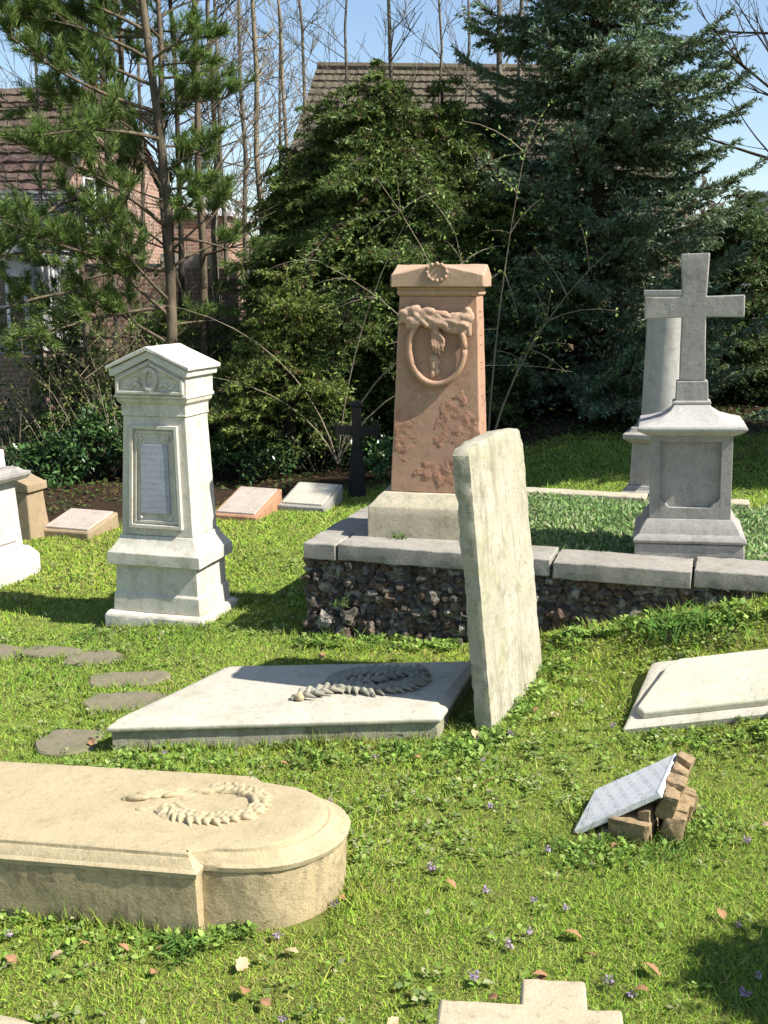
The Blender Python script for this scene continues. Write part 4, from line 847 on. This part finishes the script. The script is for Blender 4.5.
    for sx, L in ((-.8, 2.6), (-.4, 2.9), (.1, 2.9), (.5, 2.4), (-.15, 2.2)):
        p = curve((0, 0, 0), (sx*.25, rg.uniform(-.2, .1), 1), L, (sx*.9, 0, -.55), 8); b.tube(p, [.013*(1-i/10) for i in range(9)], 5, False)
        for k in range(9):
            i = rg.randint(3, 8); q = curve(p[i], (sx+rg.uniform(-1, 1), rg.uniform(-.6, .4), rg.uniform(-.3, .8)), rg.uniform(.25, .7), (0, 0, -.7), 4); b.tube(q, [.006, .005, .004, .003, .002], 4, False); tips += q
    b.build('stems', M['twig'], t); rng = np.random.default_rng(4); n = 700; P = np.array([tuple(p) for p in tips])[rng.integers(0, len(tips), n)]+rng.normal(0, .03, (n, 3))
    mesh_np('buds', leaves(P, rng.normal(size=(n, 3)), rng.normal(size=(n, 3)), np.full(n, .04), np.full(n, .02)), None, pal(rng, n, [(.2, .3, .06), (.26, .36, .09)], .2), M['weed'], t)['kind'] = 'stuff'
    t = empty('bramble_shoots', (-.45, 10.55, .1), 0, 'long pale bare shoots arching in front of the yew', 'shrub'); b = MB()
    for sx, L, dz in ((.9, 2.6, -1.1), (-.5, 2.4, -1.0), (.45, 2.2, -1.3), (-.9, 1.9, -.7), (.2, 2.7, -.6)):
        p = curve((0, 0, 0), (sx*.35, -.1, 1), L, (sx*1.5, -.1, dz), 10); b.tube(p, [.009*(1-i/12) for i in range(11)], 4, False)
    b.build('stems', M['twig'], t)
    # undergrowth
    LAU = [(.04, .09, .025), (.06, .13, .035), (.03, .065, .02), (.09, .17, .05)]
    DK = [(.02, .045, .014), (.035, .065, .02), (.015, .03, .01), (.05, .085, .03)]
    shrub('laurel_bush', (px(100, 11.2), 11.2, -.1), .55, .4, .75, 'glossy laurel bush left of the white pedestal gravestone', 2600, LAU, 3)
    shrub('laurel_bush', (px(246, 10.6), 10.6, -.1), .45, .3, .55, 'low glossy bush right behind the white pedestal gravestone', 1500, LAU, 4, (.055, .026))
    shrub('laurel_bush', (px(398, 10.3), 10.3, 0), .35, .3, .45, 'small green bush beside the iron cross', 1100, LAU, 6, (.05, .024))
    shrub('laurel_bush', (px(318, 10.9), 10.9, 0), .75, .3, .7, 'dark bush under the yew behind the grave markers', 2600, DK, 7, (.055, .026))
    shrub('ivy_bush', (px(20, 12.2), 12.2, -.1), .7, .4, 1.1, 'ivy covered bush against the brick footing of the house', 3400, [(.06, .12, .03), (.10, .17, .04), (.04, .08, .02)], 8, (.05, .04))
    for i, (x, y, rx, h, n) in enumerate(((-1.6, 13.6, 1.1, 1.6, 5200), (.3, 14.2, 1.2, 2.4, 6500), (2.2, 14.4, 1.4, 2.0, 6500), (4.4, 15.4, 1.4, 2.0, 5500), (5.8, 14.0, 1.2, 2.3, 5500))):
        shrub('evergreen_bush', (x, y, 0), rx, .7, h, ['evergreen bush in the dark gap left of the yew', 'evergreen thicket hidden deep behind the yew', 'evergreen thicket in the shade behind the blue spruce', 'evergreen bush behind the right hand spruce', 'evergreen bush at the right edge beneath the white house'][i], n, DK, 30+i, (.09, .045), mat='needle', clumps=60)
    brush('bare_shrub', (px(95, 11.6), 11.6, -.1), 1.0, .4, 1.5, 'dry yellowish brush of bare stems below the pine', 110, 5, 'twig', [(.16, .20, .05), (.2, .26, .07)], .006, .3, 3500)
    brush('bare_shrub', (px(165, 12.6), 12.6, -.1), .9, .5, 2.0, 'brown twiggy shrub behind the white pedestal gravestone', 120, 6, 'bark_grey', [(.12, .18, .05)], .006, .35, 3500)
    brush('bare_shrub', (px(235, 14.5), 14.5, -.1), .9, .5, 2.3, 'brown bare thicket between the pine and the yew', 300, 7, 'bark_grey', [(.12, .13, .05)], .006, .25, 1600)
    fir('evergreen_bush', (px(75, 12.0), 12.0, -.1), 1.55, .85, 'loose green conifer bush low before the white annex', 'shrub', GRN, 41, z_lo=.15, whorl=.2, per_whorl=6, droop=.5, lift=.2, needle=(.045, .016), per=8, prof=lambda u: 1-u**2, tilt=.5, trunkr=.04, fill=500, jit=.22)
    fir('evergreen_bush', (px(175, 12.0), 12.0, -.1), 1.7, .8, 'loose yellowish conifer bush behind the white pedestal gravestone', 'shrub', YEW, 42, z_lo=.15, whorl=.2, per_whorl=6, droop=.5, lift=.2, needle=(.045, .016), per=8, prof=lambda u: 1-u**2, tilt=.5, trunkr=.04, fill=500, jit=.22)
    shrub('laurel_bush', (px(40, 10.9), 10.9, -.2), .5, .35, .55, 'low leafy bush behind the small brown headstone', 1500, LAU, 44)
    for i, (x, d, H) in enumerate(((60, 14.3, 6.5), (118, 13.9, 7), (148, 14.6, 7.5), (232, 13.4, 7.5), (285, 16.5, 8), (345, 15.8, 8), (440, 15.4, 7.5), (462, 16.2, 8))):
        bare_tree((px(x, d), d, 0), H, .035, ['thin bare tree before the window of the brick house', 'thin bare tree crossing the brick gable', 'thin bare tree by the right slope of the brick gable', 'thin bare tree over the brick outbuilding', 'faint bare tree left of the mossy roof', 'thin bare tree before the left part of the mossy roof', 'thin bare tree before the right part of the mossy roof', 'bare tree before the mossy roof nearest the blue spruce'][i], 60+i, 'bark_grey', (.1*(i % 3-1), 0), .25, 22, 1.0, 2, 'slender bare trees behind the conifers')
    rng = np.random.default_rng(77); n = 16000; P = np.stack([rng.uniform(-5.5, 5, n), rng.uniform(8.8, 13, n), np.zeros(n)], 1); P = P[(P[:, 1]+.55*np.maximum(-P[:, 0], 0) > 9.7+.8*(P[:, 0] > 1)) & (fbm(P[:, 0], P[:, 1], 2.2, 4) > -.25)]; n = len(P)
    P[:, 2] = terr(P[:, 0], P[:, 1])+.03*rng.random(n); V = leaves(P, rng.normal(size=(n, 3))*np.array([1, 1, .3]), rng.normal(0, .35, (n, 3))+np.array([0, 0, 1]), .03+.03*rng.random(n), .02+.02*rng.random(n))
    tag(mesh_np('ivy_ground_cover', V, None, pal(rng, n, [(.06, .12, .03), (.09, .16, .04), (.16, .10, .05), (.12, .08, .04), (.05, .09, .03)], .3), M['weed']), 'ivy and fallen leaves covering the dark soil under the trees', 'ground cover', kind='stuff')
    # far woods
    rng = np.random.default_rng(50); n = 60000; P = np.stack([rng.uniform(-22, 26, n), rng.uniform(30, 36, n), rng.random(n)**1.1*4.2*(.75+.25*np.sin(rng.uniform(-22, 26, n)))], 1)
    P[:, 2] *= (.8+.25*np.sin(P[:, 0]*.9)+.15*np.sin(P[:, 0]*2.3)); V = leaves(P, rng.normal(size=(n, 3)), rng.normal(size=(n, 3)), np.full(n, .34), np.full(n, .16))
    tag(mesh_np('far_woods', V, None, pal(rng, n, [(.13, .11, .08), (.10, .095, .07), (.08, .09, .05), (.17, .14, .10)], .25), M['weed']), 'far brownish wood beyond the houses', 'woods', kind='stuff')
# ------------------------------------------------------------------ houses
def roof_tiles(o, A, B, C, D, rows, cols, th=.035, amp=.018):
    """A,B eave left/right ; D,C ridge left/right : rows of lapped tiles with rolls"""
    A, B, C, D = map(Vector, (A, B, C, D)); n = (B-A).cross(D-A).normalized()
    for r in range(rows):
        u0, u1 = r/rows, (r+1.12)/rows; P0, Q0 = A.lerp(D, u0), B.lerp(C, u0); P1, Q1 = A.lerp(D, min(1, u1)), B.lerp(C, min(1, u1)); k = cols*2; V = []; F = []
        for i in range(k+1):
            s = i/k; h = amp*(.5+.5*math.cos(i*math.pi))+(((i//2*7919+r*104729) % 97)/97-.5)*.014; V += [P0.lerp(Q0, s)+n*(th+h), P1.lerp(Q1, s)+n*(h*.7), P0.lerp(Q0, s)+n*.0]
        for i in range(k): a = 3*i; F += [(a, a+3, a+4, a+1), (a+2, a+5, a+3, a)]
        o.add(V, F)
    return o
def window(t, x0, x1, y, z0, z1, mull=1, name='window'):
    w = MB().box(x0, x1, y-.03, y+.02, z0, z0+.05).box(x0, x1, y-.03, y+.02, z1-.05, z1).box(x0, x0+.05, y-.03, y+.02, z0+.05, z1-.05).box(x1-.05, x1, y-.03, y+.02, z0+.05, z1-.05)
    for k in range(mull): c = x0+(x1-x0)*(k+1)/(mull+1); w.box(c-.02, c+.02, y-.025, y+.015, z0+.05, z1-.05)
    w.box(x0+.05, x1-.05, y-.022, y+.012, (z0+z1)/2-.015, (z0+z1)/2+.015)
    o = w.build(name, M['whitepaint'], t); MB().box(x0+.03, x1-.03, y-.005, y+.008, z0+.03, z1-.03).build('pane', M['glass'], o); return o
def houses():
    # left brick house: local x along the gable wall (away from camera), local -y out of the wall towards the right
    A = Vector((-4.42, 15.2)); C = Vector((-3.75, 19.4)); ang = math.degrees(math.atan2(C.y-A.y, C.x-A.x)); L = (C-A).length
    t = empty('brick_house', (A.x, A.y, 0), ang, 'red brick house with brown tiled roof behind the pine', 'house')
    bm = brick_mat('red_brick', 1.35, rot=(R(90), 0, 0)); hr = 4.65; he = 3.0
    MB().prism_y([(0, -.3), (L, -.3), (L, he+.25), (L/2, hr), (0, he)], 0, .25).build('gable_wall', bm, t)
    MB().box(0, .25, .26, 9, -.3, he-.05).build('front_wall', bm, t)
    o = MB(); roof_tiles(o, (-.3, 9.2, he-.12), (-.3, -.12, he-.12), (L/2, -.12, hr+.08), (L/2, 9.2, hr+.08), 13, 40)
    roof_tiles(o, (L+.3, -.12, he+.1), (L+.3, 9.2, he+.1), (L/2, 9.2, hr+.08), (L/2, -.12, hr+.08), 13, 30); o.build('roof', M['tile_red'], t)
    MB().loft([[(-.32, -.16, he-.22), (-.32, -.1, he-.22), (-.32, -.1, he-.1), (-.32, -.16, he-.1)], [(L/2, -.16, hr-.05), (L/2, -.1, hr-.05), (L/2, -.1, hr+.09), (L/2, -.16, hr+.09)]]).build('verge_board', M['wood'], t)
    window(t, .95, 1.75, -.0, 2.55, 3.35); 
    # brick outbuilding right of it
    t = empty('brick_outbuilding', (-3.7, 19.6, 0), 0, 'low brick outbuilding with white edged flat roof right of the brick house', 'house')
    b2 = brick_mat('red_brick_far', 1.35, rot=(R(90), 0, 0)); MB().box(-.1, 1.0, 0, 3, -.2, 3.0).build('wall', b2, t); MB().box(-.15, 1.08, -.08, 3.05, 3.002, 3.1).build('roof_edge', M['whitepaint'], t)
    t = empty('garden_wall', (-3.9, 14.4, 0), 0, 'long low brick garden wall with pale coping behind the pine', 'wall')
    MB().box(0, 2.0, 0, .22, -.2, 2.02).build('brickwork', b2, t); MB().box(1.05, 1.75, -.02, .24, 2.022, 2.20).build('pale_block', M['pinkish'], t); MB().box(0, 1.0, -.02, .24, 2.022, 2.08).build('coping', M['tile_grey'], t)
    # annex
    t = empty('white_annex', (-4.12, 13.4, 0), 0, 'white rendered annex with grey lean-to roof at the left edge', 'house')
    MB().box(-3.5, 0, 0, 1.8, 1.0, 2.32).build('wall', M['render'], t); MB().box(-3.5, .0, .02, 1.8, -.3, .998).build('brick_footing', b2, t)
    o = MB(); roof_tiles(o, (-3.6, -.25, 2.26), (.12, -.25, 2.26), (.12, 1.75, 3.05), (-3.6, 1.75, 3.05), 9, 22, .02, .004); o.build('roof', M['tile_grey'], t)
    MB().box(-3.6, .12, -.30, -.24, 2.17, 2.27).build('gutter', M['zinc'], t)
    window(t, -.62, -.12, -.012, 1.15, 1.95, 1); window(t, -1.5, -.9, -.012, 1.15, 1.95, 1)
    MB().tube([(-.02, -.14, 2.2), (-.02, -.1, 1.9), (0, -.1, .0), (.04, -.16, -.1), (.14, -.3, -.14)], .035, 8).build('drainpipe', M['zinc'], t, smooth=True)
    # far mossy roof behind the trees
    t = empty('mossy_roofed_house', (0, 24, 0), 3, 'house with large mossy tiled roof seen above the yew', 'house')
    xl, xr = -2.15, 6.3; ze, zr = 3.2, 6.95
    MB().box(xl, xr, .4, 8, -.3, ze).build('wall', M['brownstone'], t)
    o = MB(); roof_tiles(o, (xl-.3, 0, ze), (xr+.3, 0, ze), (xr+.1, 4.0, zr), (xl+.75, 4.0, zr), 20, 46, .05, .02); roof_tiles(o, (xr+.3, 8, ze), (xl-.3, 8, ze), (xl+.75, 4.0, zr), (xr+.1, 4.0, zr), 20, 20, .05, .02)
    o.add([(xl-.3, 0, ze), (xl-.3, 8, ze), (xl+.75, 4, zr)], [(0, 2, 1)]); o.build('roof', M['tile_moss'], t)
    MB().tube([(xl+.75, 4.0, zr+.05), (xr+.1, 4.0, zr+.05)], .1, 8).build('ridge', M['tile_moss'], t)
    # far white house at the right
    t = empty('white_house', (10.4, 30, 0), -8, 'far white house with grey roof at the right edge', 'house')
    MB().prism_y([(-.9, -.3), (4, -.3), (4, 3.4), (1.5, 5.0), (-.9, 3.4)], 0, 6).build('wall', M['render'], t)
    MB().prism_y([(-1.2, 3.25), (1.5, 5.02), (4.3, 3.25), (4.3, 3.45), (1.5, 5.25), (-1.2, 3.45)], -.3, 6.3).build('roof', M['tile_grey'], t); window(t, .3, 1.0, -.03, 3.0, 3.9)
# ------------------------------------------------------------------ litter and flowers
def litter():
    rg = random.Random(12)
    near = [(-.83, 2.76), (-.72, 2.74), (-.62, 2.73), (-.38, 2.65), (-.36, 2.52), (-.12, 2.93), (.36, 4.1), (.40, 2.52), (.20, 3.0), (1.25, 3.32), (.95, 2.82), (.27, 2.42), (-.9, 2.72), (.54, 2.62), (.12, 3.9), (1.05, 3.1)]
    pts = near+[(rg.uniform(-.42, .42)*d, d) for d in [rg.uniform(2.3, 5.2) for _ in range(34)]]
    P0 = None
    for i, (x, y) in enumerate(pts):
        if not keep(np.array([[x, y]]))[0]: continue
        if P0 is None:
            b = MB(); n = 9; V = []; F = []
            for k in range(n):
                u = k/(n-1); w_ = .5*math.sin(math.pi*u**.8)*(1 if k % 2 else .68); c = .12*math.sin(u*3)
                V += [(u-.5, -w_, .22*abs(w_)+c), (u-.5, 0, c), (u-.5, w_, .30*abs(w_)+c)]
            for k in range(n-1):
                a = 3*k; F += [(a, a+3, a+4, a+1), (a+1, a+4, a+5, a+2)]
            o = b.add(V, F).build('fallen_leaf', M['deadleaf']); P0 = o; o2 = MB().add(V, F).build('fallen_leaf', M['paleleaf']); mesh2 = o2.data; bpy.data.objects.remove(o2)
        else:
            o = P0.copy(); COL.objects.link(o)
            o.data = mesh2 if i % 3 == 0 else P0.data
        s = rg.uniform(.028, .055); o.scale = (s, s*.8, s*.8); o.location = (x, y, tz(x, y)+.018+.01*rg.random()); o.rotation_euler = (rg.uniform(-.5, .5), rg.uniform(-.5, .5), rg.uniform(0, 6.28))
        tag(o, 'curled brown dead leaf lying on the grass', 'leaf', 'dead leaves scattered on the lawn')
    # mauve flowers
    fl = [(.50, 4.12), (.70, 4.72), (.30, 2.95), (.44, 2.90), (.52, 2.86), (.40, 2.74), (.33, 2.66), (-.30, 2.78), (-.36, 2.86), (.62, 2.47), (-.14, 2.9)]+[(rg.uniform(-.4, .42)*d, d) for d in [rg.uniform(2.3, 4.2) for _ in range(26)]]
    P0 = None
    for i, (x, y) in enumerate(fl):
        if not keep(np.array([[x, y]]))[0]: continue
        if P0 is None:
            t = empty('wildflower', (0, 0, 0)); MB().tube([(0, 0, 0), (.1, 0, .6), (.05, 0, 1.0)], .035, 4).build('stem', M['bark_dark'], t)
            rng = np.random.default_rng(2); n = 26; P = rng.normal(0, .16, (n, 3))+np.array([.05, 0, 1.05]); mesh_np('petals', leaves(P, rng.normal(size=(n, 3)), rng.normal(size=(n, 3)), np.full(n, .36), np.full(n, .24)), None, pal(rng, n, [(.42, .30, .44), (.34, .22, .38), (.5, .4, .52)], .2), M['petal'], t); P0 = t; o = t
        else:
            o = P0.copy(); COL.objects.link(o)
            for ch in list(P0.children): c = ch.copy(); c.parent = o; COL.objects.link(c)
        s = rg.uniform(.018, .03); o.scale = (s*1.2, s*1.2, s*.9); o.location = (x, y, tz(x, y)); o.rotation_euler = (rg.uniform(-.3, .3), rg.uniform(-.3, .3), rg.random()*6)
        tag(o, 'small mauve wildflower in the lawn', 'flower', 'mauve wildflowers in the grass')
# ------------------------------------------------------------------ build everything
white_monument(); edge_monument(); brown_stone(); enclosure(); red_monument(); bed_plants(); cross_monument(); column_monument()
leaning_slab(); flat_slab(); near_slab(); right_slab(); plaque_stone(); low_cross(); corner_stone(); stepping()
pillow(-2.42, 8.55, .46, .42, .06, .15, -20, M['pinkish'], M['brownstone'], 'low buff slanted grave marker left of the white pedestal gravestone')
pillow(-1.13, 8.95, .40, .50, .05, .20, -20, M['pinkish'], M['orange'], 'orange sided pale topped grave marker right of the white pedestal gravestone')
pillow(-.62, 9.15, .42, .42, .06, .19, -20, M['slab'], M['grey'], 'grey slanted grave marker between the white pedestal and the iron cross')
iron_cross(); houses(); vegetation(); grass(); litter()
tufts('grass_tufts', [(x, y, tz(x, y)-.005, n, h, s) for x, y, n, h, s in ((-.55, 2.73, 70, .10, .03), (-.42, 2.80, 60, .07, .04), (-.95, 2.80, 60, .06, .08), (-.75, 2.76, 60, .055, .06), (-.3, 3.0, 60, .06, .08), (-.05, 3.12, 40, .06, .05), (.62, 3.17, 130, .06, .07), (.8, 3.2, 130, .07, .07), (.95, 3.24, 110, .07, .05), (1.08, 3.36, 80, .07, .06), (.5, 3.2, 80, .055, .07),
    (.07, 4.0, 30, .10, .03), (-.3, 3.98, 40, .09, .06), (-.7, 4.0, 40, .07, .07), (.28, 3.98, 70, .08, .04), (.44, 4.1, 90, .08, .04), (.6, 4.35, 80, .07, .04), (.78, 4.75, 90, .07, .05), (1.3, 4.75, 120, .16, .05), (1.5, 4.7, 90, .12, .08), (-1.62, 5.75, 70, .10, .05), (0.0, 5.30, 60, .09, .08), (-.35, 5.40, 60, .09, .05), (1.0, 4.0, 60, .06, .08), (1.25, 4.0, 60, .06, .08), (.2, 2.17, 50, .06, .05), (.56, 2.3, 50, .06, .04), (-1.3, 5.68, 80, .06, .1), (-1.0, 5.65, 80, .06, .08))]
    +[(wp(.45, .2)[0], wp(.45, .2)[1], BEDZ+.07, 60, .07, .03), (wp(.2, -.03)[0], wp(.2, -.03)[1], .15, 30, .08, .02)],
    'longer grass tufts growing against the gravestones', 'grass', [(.10, .22, .04), (.13, .26, .05), (.17, .28, .06), (.08, .16, .035)])

def fringe():
    rng = np.random.default_rng(23); parts = []; tints = []
    for cx, cy, a, hx, hy in EXC:
        if hx < .2 and hy < .06: continue
        if hx > 1.5: segs = [(-1, -1, 1, -1), (-1, -1, -1, 1)]
        else: segs = [(-1, -1, 1, -1), (1, -1, 1, 1), (-1, -1, -1, 1)]
        for x0, y0, x1, y1 in segs:
            L = math.hypot((x1-x0)*hx, (y1-y0)*hy); n = int(L*420); t = rng.random(n); off = .025+.02*rng.random(n)
            u = (x0+(x1-x0)*t)*(hx+off); v = (y0+(y1-y0)*t)*(hy+off); P = np.stack([cx+u*math.cos(R(a))-v*math.sin(R(a)), cy+u*math.sin(R(a))+v*math.cos(R(a)), np.zeros(n)], 1)
            m = fbm(P[:, 0], P[:, 1], 9, 6); P = P[m > -.2]; m = m[m > -.2]; n = len(P); P[:, 2] = terr(P[:, 0], P[:, 1])-.005
            D = np.stack([rng.normal(0, .5, n), rng.normal(0, .5, n), np.ones(n)], 1); parts.append(blades(P, D, (.030+.035*rng.random(n))*(1+.6*np.clip(m, 0, 1)), np.full(n, .0055), rng)); tints.append(pal(rng, n, [(.24, .38, .05), (.30, .42, .06), (.18, .30, .045), (.38, .40, .12)], .25))
    tag(mesh_np('grass_edges', np.concatenate(parts), None, np.concatenate(tints), M['grass']), 'untrimmed grass growing up against the bases of the stones', 'grass', kind='stuff')
fringe()
